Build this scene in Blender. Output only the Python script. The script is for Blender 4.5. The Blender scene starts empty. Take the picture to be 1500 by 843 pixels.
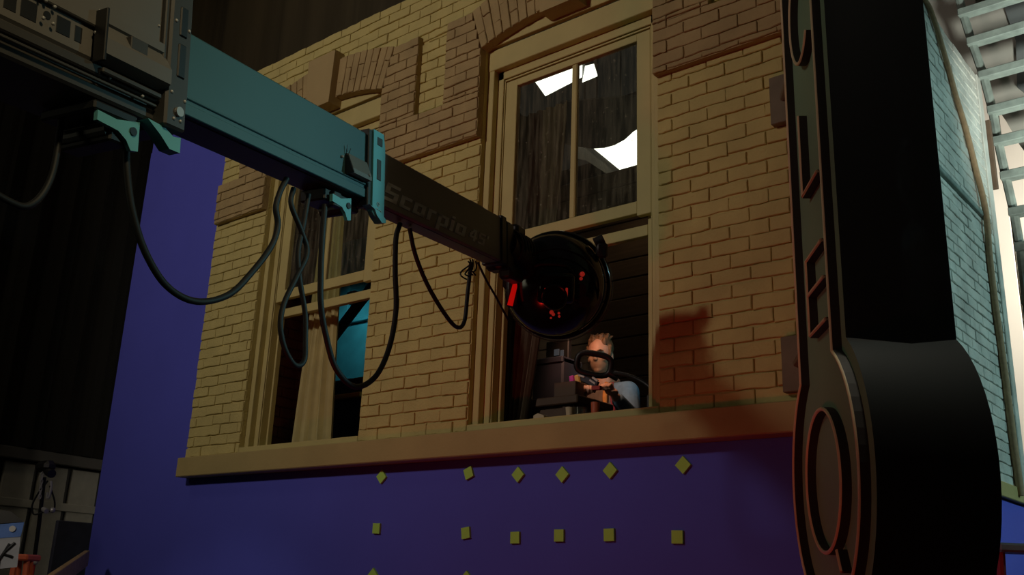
import bpy, math, random
from mathutils import Vector as V, Matrix
random.seed(11)
C = bpy.context.scene.collection
PI = math.pi
FLOOR = -1.6          # the camera's eye is the origin, 1.6 m above the stage floor

# ------------------------------------------------------------------ camera
R3 = Matrix(((0.78757, 0.61623, 0.0), (0, 0, 0), (0, 0, 0)))
F_PX = 1438.334
pp = (750.0, 421.5)
vx, vz = (-1050.0, 795.0), (930.0, -4250.0)
def _cv(p): return V((p[0]-pp[0], -(p[1]-pp[1]), -F_PX)).normalized()
Xc = -_cv(vx)
Zc = _cv(vz); Zc = (Zc - Zc.dot(Xc)*Xc).normalized()
Yc = Zc.cross(Xc)
ROT = Matrix((Xc, Yc, Zc))               # camera vector -> world vector
cam_d = bpy.data.cameras.new('camera'); cam = bpy.data.objects.new('camera', cam_d); C.objects.link(cam)
cam.matrix_world = ROT.to_4x4()
cam_d.sensor_width = 36.0; cam_d.lens = 36.0*F_PX/1500.0; cam_d.clip_end = 200
bpy.context.scene.camera = cam
def at(px, py, x=None, y=None, z=None, d=None):
    r = ROT @ V(((px-pp[0])/F_PX, -(py-pp[1])/F_PX, -1.0))
    if y is not None: return r*(y/r.y)
    if x is not None: return r*(x/r.x)
    if z is not None: return r*(z/r.z)
    return r*d

# ------------------------------------------------------------------ materials
def mat(name, col, rough=0.7, metal=0.0, noise=0.12, nscale=8.0, bump=0.0, bscale=40.0, emit=None, estr=0.0, spec=0.5, stretch=None):
    m = bpy.data.materials.new(name); m.use_nodes = True
    nt = m.node_tree; b = nt.nodes['Principled BSDF']
    b.inputs['Roughness'].default_value = rough; b.inputs['Metallic'].default_value = metal
    b.inputs['Specular IOR Level'].default_value = spec
    tc = nt.nodes.new('ShaderNodeTexCoord'); mp = nt.nodes.new('ShaderNodeMapping')
    nt.links.new(tc.outputs['Object'], mp.inputs['Vector'])
    if stretch: mp.inputs['Scale'].default_value = stretch
    n = nt.nodes.new('ShaderNodeTexNoise'); n.inputs['Scale'].default_value = nscale; n.inputs['Detail'].default_value = 4
    nt.links.new(mp.outputs['Vector'], n.inputs['Vector'])
    r = nt.nodes.new('ShaderNodeValToRGB')
    r.color_ramp.elements[0].position = 0.3; r.color_ramp.elements[1].position = 0.7
    r.color_ramp.elements[0].color = tuple(c*(1-noise) for c in col)+(1,)
    r.color_ramp.elements[1].color = tuple(min(1, c*(1+noise)) for c in col)+(1,)
    nt.links.new(n.outputs['Fac'], r.inputs['Fac']); nt.links.new(r.outputs['Color'], b.inputs['Base Color'])
    if bump:
        n2 = nt.nodes.new('ShaderNodeTexNoise'); n2.inputs['Scale'].default_value = bscale; n2.inputs['Detail'].default_value = 6
        nt.links.new(mp.outputs['Vector'], n2.inputs['Vector'])
        bp = nt.nodes.new('ShaderNodeBump'); bp.inputs['Strength'].default_value = bump; bp.inputs['Distance'].default_value = 0.01
        nt.links.new(n2.outputs['Fac'], bp.inputs['Height']); nt.links.new(bp.outputs['Normal'], b.inputs['Normal'])
    if emit:
        b.inputs['Emission Color'].default_value = emit+(1,); b.inputs['Emission Strength'].default_value = estr
    return m
M = {}
M['cream_brick'] = mat('cream_brick', (0.60, 0.51, 0.19), 0.85, noise=0.10, nscale=5, bump=0.5, bscale=60)
M['brown_brick'] = mat('brown_brick', (0.44, 0.325, 0.145), 0.85, noise=0.14, nscale=5, bump=0.5, bscale=60)
M['key_stone'] = mat('keystone_paint', (0.46, 0.345, 0.155), 0.85, noise=0.06, nscale=3, bump=0.2, bscale=80)
M['frame'] = mat('cream_trim_paint', (0.58, 0.50, 0.195), 0.6, noise=0.07, nscale=4, bump=0.15, bscale=30)
M['sill'] = mat('tan_ledge_paint', (0.48, 0.38, 0.15), 0.75, noise=0.08, nscale=3, bump=0.2, bscale=40)
M['blue'] = mat('chroma_blue_paint', (0.10, 0.115, 0.66), 0.8, noise=0.04, nscale=2)
M['white_brick'] = mat('pale_brick', (0.60, 0.60, 0.54), 0.85, noise=0.25, nscale=3.5, bump=0.5, bscale=60)
M['black_metal'] = mat('black_metal', (0.012, 0.012, 0.012), 0.45, noise=0.2)
M['black_gloss'] = mat('black_gloss_plastic', (0.006, 0.006, 0.007), 0.16, noise=0.1)
M['rubber'] = mat('black_rubber', (0.008, 0.009, 0.010), 0.6, noise=0.2)
M['boom'] = mat('boom_teal_lit_grey', (0.042, 0.115, 0.128), 0.42, noise=0.04, nscale=3, stretch=(1, 1, 1))  # grey paint tinted with part of the cyan lamp's light
M['boom_dark'] = mat('boom_dark_paint', (0.055, 0.052, 0.048), 0.45, noise=0.10, nscale=3)
M['boom_mid'] = mat('boom_charcoal_paint', (0.15, 0.14, 0.125), 0.45, noise=0.06, nscale=3)
M['alu'] = mat('bare_aluminium', (0.42, 0.42, 0.41), 0.4, metal=0.3, noise=0.08)
M['letter_grey'] = mat('grey_lettering', (0.62, 0.60, 0.55), 0.6, noise=0.02)
M['bracket'] = mat('bracket_cyan_lit', (0.14, 0.44, 0.46), 0.45, noise=0.06)  # cyan light on the brackets put into the colour
M['sign_face'] = mat('sign_green_panel', (0.27, 0.44, 0.28), 0.6, noise=0.05, nscale=3)
M['sign_black'] = mat('sign_black_sheet', (0.014, 0.0155, 0.0145), 0.6, noise=0.15, nscale=3, spec=0.25)
M['sign_rim'] = mat('sign_tan_rim', (0.90, 0.74, 0.46), 0.35, noise=0.05)
M['shaded_flank'] = mat('shaded_flank', (0.03, 0.024, 0.02), 0.6, noise=0.1)  # shade on the letter flanks put into the colour
M['dark_red_brick'] = mat('dark_red_brick', (0.16, 0.06, 0.045), 0.9, noise=0.25, nscale=10, bump=0.4)
M['brown_board'] = mat('brown_boards', (0.10, 0.062, 0.034), 0.7, noise=0.2, nscale=3, stretch=(1, 1, 12))
M['desk'] = mat('dark_desk_wood', (0.10, 0.06, 0.035), 0.6, noise=0.2, nscale=6)
M['curtain_cream'] = mat('cream_curtain', (0.58, 0.50, 0.22), 0.9, noise=0.08, nscale=10)
M['curtain_dark'] = mat('dark_curtain', (0.13, 0.105, 0.065), 0.9, noise=0.2, nscale=10)
M['drape_black'] = mat('black_duvetyne', (0.020, 0.018, 0.014), 0.95, noise=0.2, nscale=2, stretch=(3, 3, .2))
M['drape_brown'] = mat('brown_drape', (0.082, 0.068, 0.038), 0.95, noise=0.2, nscale=2, stretch=(3, 3, .2))
M['stage_wall'] = mat('stage_wall_black', (0.018, 0.017, 0.015), 0.9)
M['concrete'] = mat('stage_floor', (0.08, 0.075, 0.07), 0.7, noise=0.2)
M['panel_white'] = mat('off_white_panel', (0.50, 0.48, 0.40), 0.8, noise=0.08)
M['wood'] = mat('plain_timber', (0.42, 0.29, 0.14), 0.7, noise=0.15, nscale=3, stretch=(1, 8, 8))
M['tealwood'] = mat('weathered_timber', (0.24, 0.29, 0.26), 0.8, noise=0.25, nscale=10)
M['muslin'] = mat('grey_muslin', (0.36, 0.34, 0.30), 0.9, noise=0.06, nscale=2)
M['muslin_dark'] = mat('dark_grey_muslin', (0.12, 0.13, 0.13), 0.9, noise=0.1, nscale=2)
M['white_board'] = mat('white_boards', (0.80, 0.77, 0.70), 0.8, noise=0.04, nscale=2)
M['streak_tan'] = mat('tan_streak', (0.42, 0.27, 0.15), 0.8, noise=0.15, nscale=30)
M['plate'] = mat('brown_grey_steel', (0.20, 0.16, 0.10), 0.7)
M['batten'] = mat('dark_batten', (0.13, 0.08, 0.05), 0.8)
M['marker'] = mat('yellow_green_foam', (0.47, 0.88, 0.14), 0.8, noise=0.05)
M['red'] = mat('red_paint', (0.5, 0.03, 0.025), 0.45, noise=0.08)
M['orange_red'] = mat('orange_red_plastic', (0.62, 0.13, 0.06), 0.45, noise=0.08)
M['grey_plastic'] = mat('grey_plastic', (0.30, 0.31, 0.32), 0.5, noise=0.08)
M['fabric_blue'] = mat('sky_blue_fabric', (0.16, 0.30, 0.72), 0.8, noise=0.08)
M['fabric_grey'] = mat('pale_grey_fabric', (0.55, 0.55, 0.56), 0.8, noise=0.08)
M['white'] = mat('white_plastic', (0.75, 0.72, 0.66), 0.5, noise=0.04)
M['cup'] = mat('paper_cup', (0.62, 0.50, 0.34), 0.7, noise=0.05)
M['skin'] = mat('skin', (0.62, 0.36, 0.25), 0.55, noise=0.06, nscale=30)
M['hair'] = mat('brown_hair', (0.17, 0.10, 0.05), 0.6, noise=0.35, nscale=60)
M['denim'] = mat('blue_jacket', (0.14, 0.25, 0.36), 0.85, noise=0.12, nscale=30)
M['shirt'] = mat('grey_brown_shirt', (0.17, 0.13, 0.10), 0.85, noise=0.15, nscale=30)
M['orange_cloth'] = mat('orange_cloth', (0.62, 0.24, 0.05), 0.85, noise=0.12, nscale=30)
M['maroon_cloth'] = mat('maroon_cloth', (0.28, 0.03, 0.05), 0.85, noise=0.12, nscale=30)
M['navy'] = mat('navy_plastic', (0.035, 0.04, 0.06), 0.5, noise=0.1)
M['magenta'] = mat('magenta_plastic', (0.45, 0.05, 0.35), 0.5, noise=0.1)
M['yellow'] = mat('yellow_plastic', (0.62, 0.42, 0.12), 0.5, noise=0.1)
M['dark_eye'] = mat('dark_brown_eye', (0.04, 0.02, 0.01), 0.3)
M['teal_lit'] = mat('teal_lit', (0.05, 0.30, 0.36), 0.7, noise=0.25, nscale=4)  # blue-green light on the panel put into its colour
M['amber'] = mat('amber_rail', (0.75, 0.36, 0.06), 0.6, noise=0.1)
M['glint'] = mat('red_glint', (0.4, 0.0, 0.0), 0.3, emit=(1.0, 0.008, 0.005), estr=0.30)  # red reflection on the camera head, built as its own glow
M['glint_dim'] = mat('red_glint_dim', (0.3, 0.0, 0.0), 0.3, emit=(1.0, 0.05, 0.03), estr=0.16)  # dimmer red glints, given emission as well
M['softbox'] = mat('softbox_diffuser', (0.8, 0.8, 0.8), 0.8, emit=(1.0, 0.98, 0.92), estr=2.4)
M['screen'] = mat('lit_screen', (0.02, 0.02, 0.02), 0.3, emit=(0.5, 0.55, 0.6), estr=0.06)

def glass_mat(name, dirt=0.06, tint=(0.92, 0.95, 0.9), gloss=0.06):
    m = bpy.data.materials.new(name); m.use_nodes = True; nt = m.node_tree; nt.nodes.clear()
    o = nt.nodes.new('ShaderNodeOutputMaterial'); t = nt.nodes.new('ShaderNodeBsdfTransparent'); t.inputs[0].default_value = tint+(1,)
    g = nt.nodes.new('ShaderNodeBsdfGlossy'); g.inputs['Roughness'].default_value = 0.03
    d = nt.nodes.new('ShaderNodeBsdfDiffuse'); d.inputs[0].default_value = (0.55, 0.5, 0.36, 1)
    m1 = nt.nodes.new('ShaderNodeMixShader'); m1.inputs[0].default_value = gloss
    nt.links.new(t.outputs[0], m1.inputs[1]); nt.links.new(g.outputs[0], m1.inputs[2])
    tc = nt.nodes.new('ShaderNodeTexCoord'); mp = nt.nodes.new('ShaderNodeMapping'); mp.inputs['Scale'].default_value = (22, 1, 2.0)
    n = nt.nodes.new('ShaderNodeTexNoise'); n.inputs['Scale'].default_value = 2.2; n.inputs['Detail'].default_value = 6
    nt.links.new(tc.outputs['Object'], mp.inputs['Vector']); nt.links.new(mp.outputs['Vector'], n.inputs['Vector'])
    r = nt.nodes.new('ShaderNodeValToRGB'); r.color_ramp.elements[0].position = 0.42; r.color_ramp.elements[1].position = 0.82
    r.color_ramp.elements[0].color = (0, 0, 0, 1); r.color_ramp.elements[1].color = (dirt*2.2,)*3+(1,)
    nt.links.new(n.outputs['Fac'], r.inputs['Fac'])
    # a sparse layer of speckles
    n2 = nt.nodes.new('ShaderNodeTexNoise'); n2.inputs['Scale'].default_value = 45; n2.inputs['Detail'].default_value = 3
    nt.links.new(tc.outputs['Object'], n2.inputs['Vector'])
    r2 = nt.nodes.new('ShaderNodeValToRGB'); r2.color_ramp.elements[0].position = 0.68; r2.color_ramp.elements[1].position = 0.74
    r2.color_ramp.elements[0].color = (0.02, 0.02, 0.02, 1); r2.color_ramp.elements[1].color = (0.3, 0.3, 0.3, 1)
    nt.links.new(n2.outputs['Fac'], r2.inputs['Fac'])
    mx = nt.nodes.new('ShaderNodeMath'); mx.operation = 'ADD'; mx.use_clamp = True
    nt.links.new(r.outputs['Color'], mx.inputs[0]); nt.links.new(r2.outputs['Color'], mx.inputs[1])
    m2 = nt.nodes.new('ShaderNodeMixShader'); nt.links.new(mx.outputs[0], m2.inputs[0])
    nt.links.new(m1.outputs[0], m2.inputs[1]); nt.links.new(d.outputs[0], m2.inputs[2]); nt.links.new(m2.outputs[0], o.inputs[0])
    return m
M['pane'] = glass_mat('dirty_glass')
M['lens'] = glass_mat('lens_glass', dirt=0.04, gloss=0.16)
M['clear'] = glass_mat('clear_plastic', dirt=0.03, tint=(0.7, 0.72, 0.74), gloss=0.1)

# ------------------------------------------------------------------ mesh builder
class MB:
    def __init__(s): s.v = []; s.f = []; s.mi = []
    def add(s, vs, fs, mi=0):
        o = len(s.v); s.v += [V(p) for p in vs]
        for f in fs: s.f.append(tuple(i+o for i in f)); s.mi.append(mi)
    def box(s, a, b, mi=0, ax=None, org=None):
        x0, x1 = sorted((a[0], b[0])); y0, y1 = sorted((a[1], b[1])); z0, z1 = sorted((a[2], b[2]))
        p = [V((x, y, z)) for z in (z0, z1) for y in (y0, y1) for x in (x0, x1)]
        if ax: p = [org + ax[0]*q.x + ax[1]*q.y + ax[2]*q.z for q in p]
        s.add(p, [(0, 2, 3, 1), (4, 5, 7, 6), (0, 1, 5, 4), (2, 6, 7, 3), (0, 4, 6, 2), (1, 3, 7, 5)], mi)
    def cbox(s, a, b, c=0.004, mi=0, ax=None, org=None):
        """box with chamfered edges"""
        lo = V([min(a[i], b[i]) for i in range(3)]); hi = V([max(a[i], b[i]) for i in range(3)])
        c = min(c, *( (hi[i]-lo[i])*0.45 for i in range(3)))
        vs = []; idx = {}
        for sx in (0, 1):
            for sy in (0, 1):
                for sz in (0, 1):
                    for k in range(3):
                        p = V((hi.x if sx else lo.x, hi.y if sy else lo.y, hi.z if sz else lo.z))
                        for j in range(3):
                            if j != k: p[j] += c*(-1 if (sx, sy, sz)[j] else 1)
                        idx[(sx, sy, sz, k)] = len(vs); vs.append(p)
        fs = []
        for k in range(3):
            i, j = [q for q in range(3) if q != k]
            for sd in (0, 1):
                q = []
                for (u, w) in ((0, 0), (1, 0), (1, 1), (0, 1)):
                    t = [0, 0, 0]; t[k] = sd; t[i] = u; t[j] = w; q.append(idx[(*t, k)])
                fs.append(tuple(q))
        for k in range(3):                       # edges along axis k
            i, j = [q for q in range(3) if q != k]
            for u in (0, 1):
                for w in (0, 1):
                    q = []
                    for (e, kk) in ((0, i), (0, j), (1, j), (1, i)):
                        t = [0, 0, 0]; t[k] = e; t[i] = u; t[j] = w; q.append(idx[(*t, kk)])
                    fs.append(tuple(q))
        for sx in (0, 1):
            for sy in (0, 1):
                for sz in (0, 1): fs.append(tuple(idx[(sx, sy, sz, k)] for k in range(3)))
        if ax: vs = [org + ax[0]*q.x + ax[1]*q.y + ax[2]*q.z for q in vs]
        s.add(vs, fs, mi)
    def prism(s, pts, dv, mi=0, mi_side=None):
        n = len(pts); pts = [V(p) for p in pts]; dv = V(dv)
        o = len(s.v); s.v += pts + [p+dv for p in pts]
        s.f.append(tuple(range(o, o+n))); s.mi.append(mi)
        s.f.append(tuple(reversed(range(o+n, o+2*n)))); s.mi.append(mi)
        for i in range(n):
            j = (i+1) % n; s.f.append((o+i, o+n+i, o+n+j, o+j)); s.mi.append(mi if mi_side is None else mi_side)
    def tube(s, path, r, n=10, mi=0, cap=True):
        path = [V(p) for p in path]; rs = r if isinstance(r, (list, tuple)) else [r]*len(path)
        o = len(s.v); up = None
        for i, p in enumerate(path):
            t = (path[min(i+1, len(path)-1)] - path[max(i-1, 0)]).normalized()
            if up is None:
                up = V((0, 0, 1)) if abs(t.z) < 0.9 else V((1, 0, 0))
            a = t.cross(up)
            a = a.normalized() if a.length > 1e-6 else t.orthogonal().normalized()
            b = a.cross(t).normalized(); up = b
            for k in range(n):
                an = 2*PI*k/n; s.v.append(p + (a*math.cos(an) + b*math.sin(an))*rs[i])
        for i in range(len(path)-1):
            for k in range(n):
                k2 = (k+1) % n; s.f.append((o+i*n+k, o+i*n+k2, o+(i+1)*n+k2, o+(i+1)*n+k)); s.mi.append(mi)
        if cap:
            s.f.append(tuple(reversed(range(o, o+n)))); s.mi.append(mi)
            e = o+(len(path)-1)*n; s.f.append(tuple(range(e, e+n))); s.mi.append(mi)
    def cyl(s, a, b, r, n=20, mi=0, r2=None): s.tube([a, b], [r, r if r2 is None else r2], n, mi)
    def sph(s, c, r, n=20, m=12, mi=0, ax=None):
        c = V(c); r = V(r) if hasattr(r, '__len__') else V((r, r, r)); o = len(s.v)
        ax = ax or (V((1, 0, 0)), V((0, 1, 0)), V((0, 0, 1)))
        P = lambda x, y, z: c + ax[0]*x*r.x + ax[1]*y*r.y + ax[2]*z*r.z
        s.v.append(P(0, 0, 1))
        for i in range(1, m):
            th = PI*i/m
            for k in range(n):
                ph = 2*PI*k/n; s.v.append(P(math.sin(th)*math.cos(ph), math.sin(th)*math.sin(ph), math.cos(th)))
        s.v.append(P(0, 0, -1)); e = len(s.v)-1
        for k in range(n):
            k2 = (k+1) % n
            s.f.append((o, o+1+k, o+1+k2)); s.mi.append(mi)
            for i in range(m-2):
                a = o+1+i*n; s.f.append((a+k, a+n+k, a+n+k2, a+k2)); s.mi.append(mi)
            a = o+1+(m-2)*n; s.f.append((a+k, e, a+k2)); s.mi.append(mi)
    def ring(s, c, ax, R_, r, n=40, m=10, mi=0):
        """torus in the plane ax[0],ax[1]; R_ may be (rx, ry) with superellipse exponent"""
        c = V(c); rx, ry = R_ if hasattr(R_, '__len__') else (R_, R_)
        pts = [c + ax[0]*rx*math.cos(2*PI*k/n) + ax[1]*ry*math.sin(2*PI*k/n) for k in range(n)]
        s.loop(pts, ax[2], r, m, mi)
    def loop(s, pts, nrm, r, m=10, mi=0):
        n = len(pts); o = len(s.v)
        for i in range(n):
            t = (pts[(i+1) % n]-pts[i-1]).normalized(); a = t.cross(nrm).normalized()
            for k in range(m): s.v.append(pts[i] + (a*math.cos(2*PI*k/m) + nrm*math.sin(2*PI*k/m))*r)
        for i in range(n):
            j = (i+1) % n
            for k in range(m):
                k2 = (k+1) % m; s.f.append((o+i*m+k, o+i*m+k2, o+j*m+k2, o+j*m+k)); s.mi.append(mi)
    def build(s, name, mats, parent=None, smooth=False, label=None):
        me = bpy.data.meshes.new(name); me.from_pydata([tuple(p) for p in s.v], [], s.f)
        for m in (mats if isinstance(mats, (list, tuple)) else [mats]): me.materials.append(M[m] if isinstance(m, str) else m)
        me.polygons.foreach_set('material_index', s.mi)
        import bmesh
        bm = bmesh.new(); bm.from_mesh(me); bmesh.ops.recalc_face_normals(bm, faces=bm.faces); bm.to_mesh(me); bm.free()
        if smooth:
            me.polygons.foreach_set('use_smooth', [True]*len(me.polygons)); me.set_sharp_from_angle(angle=math.radians(40))
        o = bpy.data.objects.new(name, me); C.objects.link(o)
        if parent is not None:
            o.parent = parent; o.matrix_parent_inverse = parent.matrix_world.inverted()
        if label: o['label'] = label
        return o
def empty(name, loc=(0, 0, 0)):
    o = bpy.data.objects.new(name, None); C.objects.link(o); o.location = loc; o.empty_display_size = 0.1
    o.matrix_world = Matrix.Translation(loc); return o
def tag(o, label=None, cat=None, group=None, kind=None):
    if label: o['label'] = label
    if cat: o['category'] = cat
    if group: o['group'] = group
    if kind: o['kind'] = kind
    return o
def remesh(o, vox, smooth=4):
    r = o.modifiers.new('remesh', 'REMESH'); r.mode = 'VOXEL'; r.voxel_size = vox; r.use_smooth_shade = True
    sm = o.modifiers.new('smooth', 'SMOOTH'); sm.factor = 0.5; sm.iterations = smooth
    return o
def spline(pts, per=8):
    pts = [V(p) for p in pts]; q = [2*pts[0]-pts[1]] + pts + [2*pts[-1]-pts[-2]]; out = []
    for i in range(1, len(q)-2):
        for k in range(per):
            t = k/per; a, b, c, d = q[i-1], q[i], q[i+1], q[i+2]
            out.append(0.5*((2*b) + (c-a)*t + (2*a-5*b+4*c-d)*t*t + (3*b-a-3*c+d)*t**3))
    out.append(pts[-1]); return out

# ------------------------------------------------------------------ brickwork
COURSE, Z0 = 0.0766, 0.8620
PITCH, XJ = 0.2145, -2.46
def brick(mb, P, u0, u1, w0, w1, f=0.0, b=0.013, g=0.0056, gh=0.0026, jit=0.0030, mi=0):
    """one brick: P(u, w, depth) -> point; wavy arrises, face slightly tilted"""
    j = lambda k=1.0: random.uniform(-jit, jit)*k
    u0 += gh+j(.5); u1 -= gh+j(.5); w0 += g+j(.9); w1 -= g*0.6+j(.5)
    if u1-u0 < 0.012 or w1-w0 < 0.012: return
    um = (u0+u1)/2 + j(6); fj = f+j(.9)
    t1, t2 = j(.6), j(.6)
    ring = [(u0, w0), ((u0+um)/2, w0), (um, w0), ((um+u1)/2, w0), (u1, w0), (u1, (w0+w1)/2), (u1, w1), ((um+u1)/2, w1), (um, w1), ((u0+um)/2, w1), (u0, w1), (u0, (w0+w1)/2)]
    fr = [(u+j(.5), w+j(1.1)) for (u, w) in ring]
    e = 0.0035
    def ins(u, w):
        return (u + (e if u < um-0.01 and abs(u-u0) < .006 else -e if abs(u-u1) < .006 else 0), w + (e if w < (w0+w1)/2-.004 else -e if w > (w0+w1)/2+.004 else 0))
    F = [P(*ins(u, w), fj + (t1 if u < um else t2)) for (u, w) in fr]
    Mi = [P(u, w, fj+0.0035) for (u, w) in fr]
    B = [P(u, w, b) for (u, w) in fr]
    n = len(ring)
    c = P(um, (w0+w1)/2, fj + (t1+t2)/2)
    fs = [(i, (i+1) % n, 3*n) for i in range(n)] + [(i, n+i, n+(i+1) % n, (i+1) % n) for i in range(n)] + [(n+i, 2*n+i, 2*n+(i+1) % n, n+(i+1) % n) for i in range(n)]
    mb.add(F+Mi+B+[c], fs, mi)
def bricks(mb, P, x0, x1, z0, z1, parity=0, xj=XJ, **kw):
    k0 = math.floor((z0-Z0)/COURSE)-1; k1 = math.ceil((z1-Z0)/COURSE)+1
    for k in range(k0, k1):
        a, b = Z0+k*COURSE, Z0+(k+1)*COURSE
        a, b = max(a, z0), min(b, z1)
        if b-a < 0.014: continue
        off = xj + (0.5*PITCH if (k+parity) % 2 else 0)
        n0 = math.floor((x0-off)/PITCH)-1
        x = off+n0*PITCH
        while x < x1:
            jj = random.uniform(-.006, .006)
            u0, u1 = max(x, x0), min(x+PITCH, x1)
            if u1-u0 > 0.02: brick(mb, P, u0, u1, a, b, **kw)
            x += PITCH
YF, YR = 4.2, 4.152            # faces of the plain brickwork and of the raised brickwork
Pf = lambda u, w, d: V((u, YF+d, w))
Pr = lambda u, w, d: V((u, YR+d, w))
XL, XR = -6.73, -1.71
W1L, W1R, W2L, W2R = -6.06, -4.785, -3.85, -2.552
Zb, Zt = 0.80, 4.075
SPR = 3.365                    # arch springing
wall = MB()
field = [(XL, W1L, Zb, 2.76), (W1R, W2L, Zb, 2.76), (W2R, XR, Zb, 2.76), (XL, -6.42, 3.02, Zt), (-4.45, -4.15, 3.0, 3.64), (-2.22, XR, 3.0, 3.64), (-6.42, XR, 3.64, Zt)]
for (a, b, c, d) in field: bricks(wall, Pf, a, b, c, d)
# backing slab behind the bricks (mortar), with the two openings
for (a, b, c, d) in [(XL, W1L, Zb, Zt), (W1R, W2L, Zb, Zt), (W2R, XR, Zb, Zt), (W1L, W1R, 3.48, Zt), (W2L, W2R, 3.48, Zt)]:
    wall.box((a+.001, YF+.0115, c), (b-.001, YF+.11, d))
wall_front = wall.build('wall_front', 'cream_brick'); tag(wall_front, kind='structure')

rb = MB()
band0, band1 = 2.742, 3.055
def raised(x0, x1, z0, z1):
    bricks(rb, Pr, x0, x1, z0, z1)
    rb.box((x0+.002, YR+.011, z0+.002), (x1-.002, YF+.011, z1-.002))
raised(XL+.03, W1L, band0, band1+.03); raised(W1R, W2L, band0, band1); raised(W2R, XR, band0, band1)
raised(-6.44, W1L, band1+.03, 3.37); raised(W1R, -4.44, band1, 3.37); raised(-4.17, W2L, band1, 3.37); raised(W2R, -2.20, band1, 3.37)
def arch(cx, half):
    """flat segmental arch of soldier bricks with column ends stepping round it"""
    rise = 0.10; R = (half*half+rise*rise)/(2*rise); zc = SPR+rise-R; h = 0.325
    a_max = math.asin(half/R)
    n = 20; da = 2*a_max/n
    Pa = lambda u, w, d: V((cx + (R+w)*math.sin(u/R), YR+d, zc + (R+w)*math.cos(u/R)))
    for i in range(n):
        u0, u1 = (-a_max+i*da)*R, (-a_max+(i+1)*da)*R
        if abs((u0+u1)/2) < 0.135: continue
        cut = [0, .215, h] if i % 2 else [0, .108, h]
        for a, b in zip(cut[:-1], cut[1:]): brick(rb, Pa, u0, u1, a, b, gh=0.0045, g=.0028)
    N = 16; pts = []
    for i in range(N+1):
        a = -a_max + 2*a_max*i/N; pts.append((cx+(R+.004)*math.sin(a), YR+.011, zc+(R+.004)*math.cos(a)))
    for i in range(N, -1, -1):
        a = -a_max + 2*a_max*i/N; pts.append((cx+(R+h-.004)*math.sin(a), YR+.011, zc+(R+h-.004)*math.cos(a)))
    rb.prism(pts, (0, YF+.06-YR, 0))
    # haunches: short courses either side, cut on the skew
    for sgn, xa, xb in ((-1, cx-half-.38 if cx < -4 else -4.17, cx-half), (1, cx+half, (-4.44 if cx < -4 else -2.20))):
        z = SPR+.005; k = 0
        while z < 3.66:
            z2 = min(z+COURSE, 3.668); zm = (z+z2)/2
            lean = (zm-SPR)/R*half*1.0
            a, b = (xa, xb-lean*1.05) if sgn < 0 else (xb if False else xa+lean*1.05, xb)
            m_ = (a+b)/2 + (0.05 if k % 2 else -0.05)
            brick(rb, Pr, a, m_, z, z2); brick(rb, Pr, m_, b, z, z2)
            rb.box((a+.003, YR+.011, z), (b-.003, YF+.011, z2)); z = z2; k += 1
arch(-5.4225, 0.6375); arch(-3.201, 0.649)
rb.build('brick_surround', 'brown_brick', wall_front, label='raised brown brick band, piers and flat arches')
for cx in (-5.445, -3.19):
    k = MB()
    k.prism([(cx-.135, 4.105, 3.405), (cx+.135, 4.105, 3.405), (cx+.155, 4.105, 3.835), (cx-.155, 4.105, 3.835)], (0, .16, 0))
    k.build('keystone', 'key_stone', wall_front)

# the right-hand return of the set, facing the side street
rw = MB(); Prw = lambda u, w, d: V((XR-d, u, w))
YE = 7.66
bricks(rw, Prw, 4.2, YE, .70, 2.745); bricks(rw, Prw, 4.2, YE, 2.80, Zt)
rw.box((XR-.10, 4.32, .70), (XR-.0115, YE, Zt))
wall_right = rw.build('wall_right', 'white_brick'); tag(wall_right, kind='structure')
q = MB(); q.cbox((XR-.05, 4.2, 2.752), (XR+.022, 7.55, 2.792), .005); q.build('string_course', 'tealwood', wall_right)
q = MB(); q.cbox((XR-.10, YE, .70), (XR+.012, YE+.11, Zt), .006); q.build('corner_board', 'white_brick', wall_right)

# ledge under the brickwork
t = MB(); t.cbox((-6.725, 4.135, .715), (-1.66, 4.33, .858), .006)
tr = t.build('trim_1', 'sill'); tag(tr, kind='structure')
t = MB(); t.cbox((XR-.08, 4.33, .70), (XR+.02, YE+.1, .80), .005); tag(t.build('trim_2', 'sill'), kind='structure')

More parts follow.
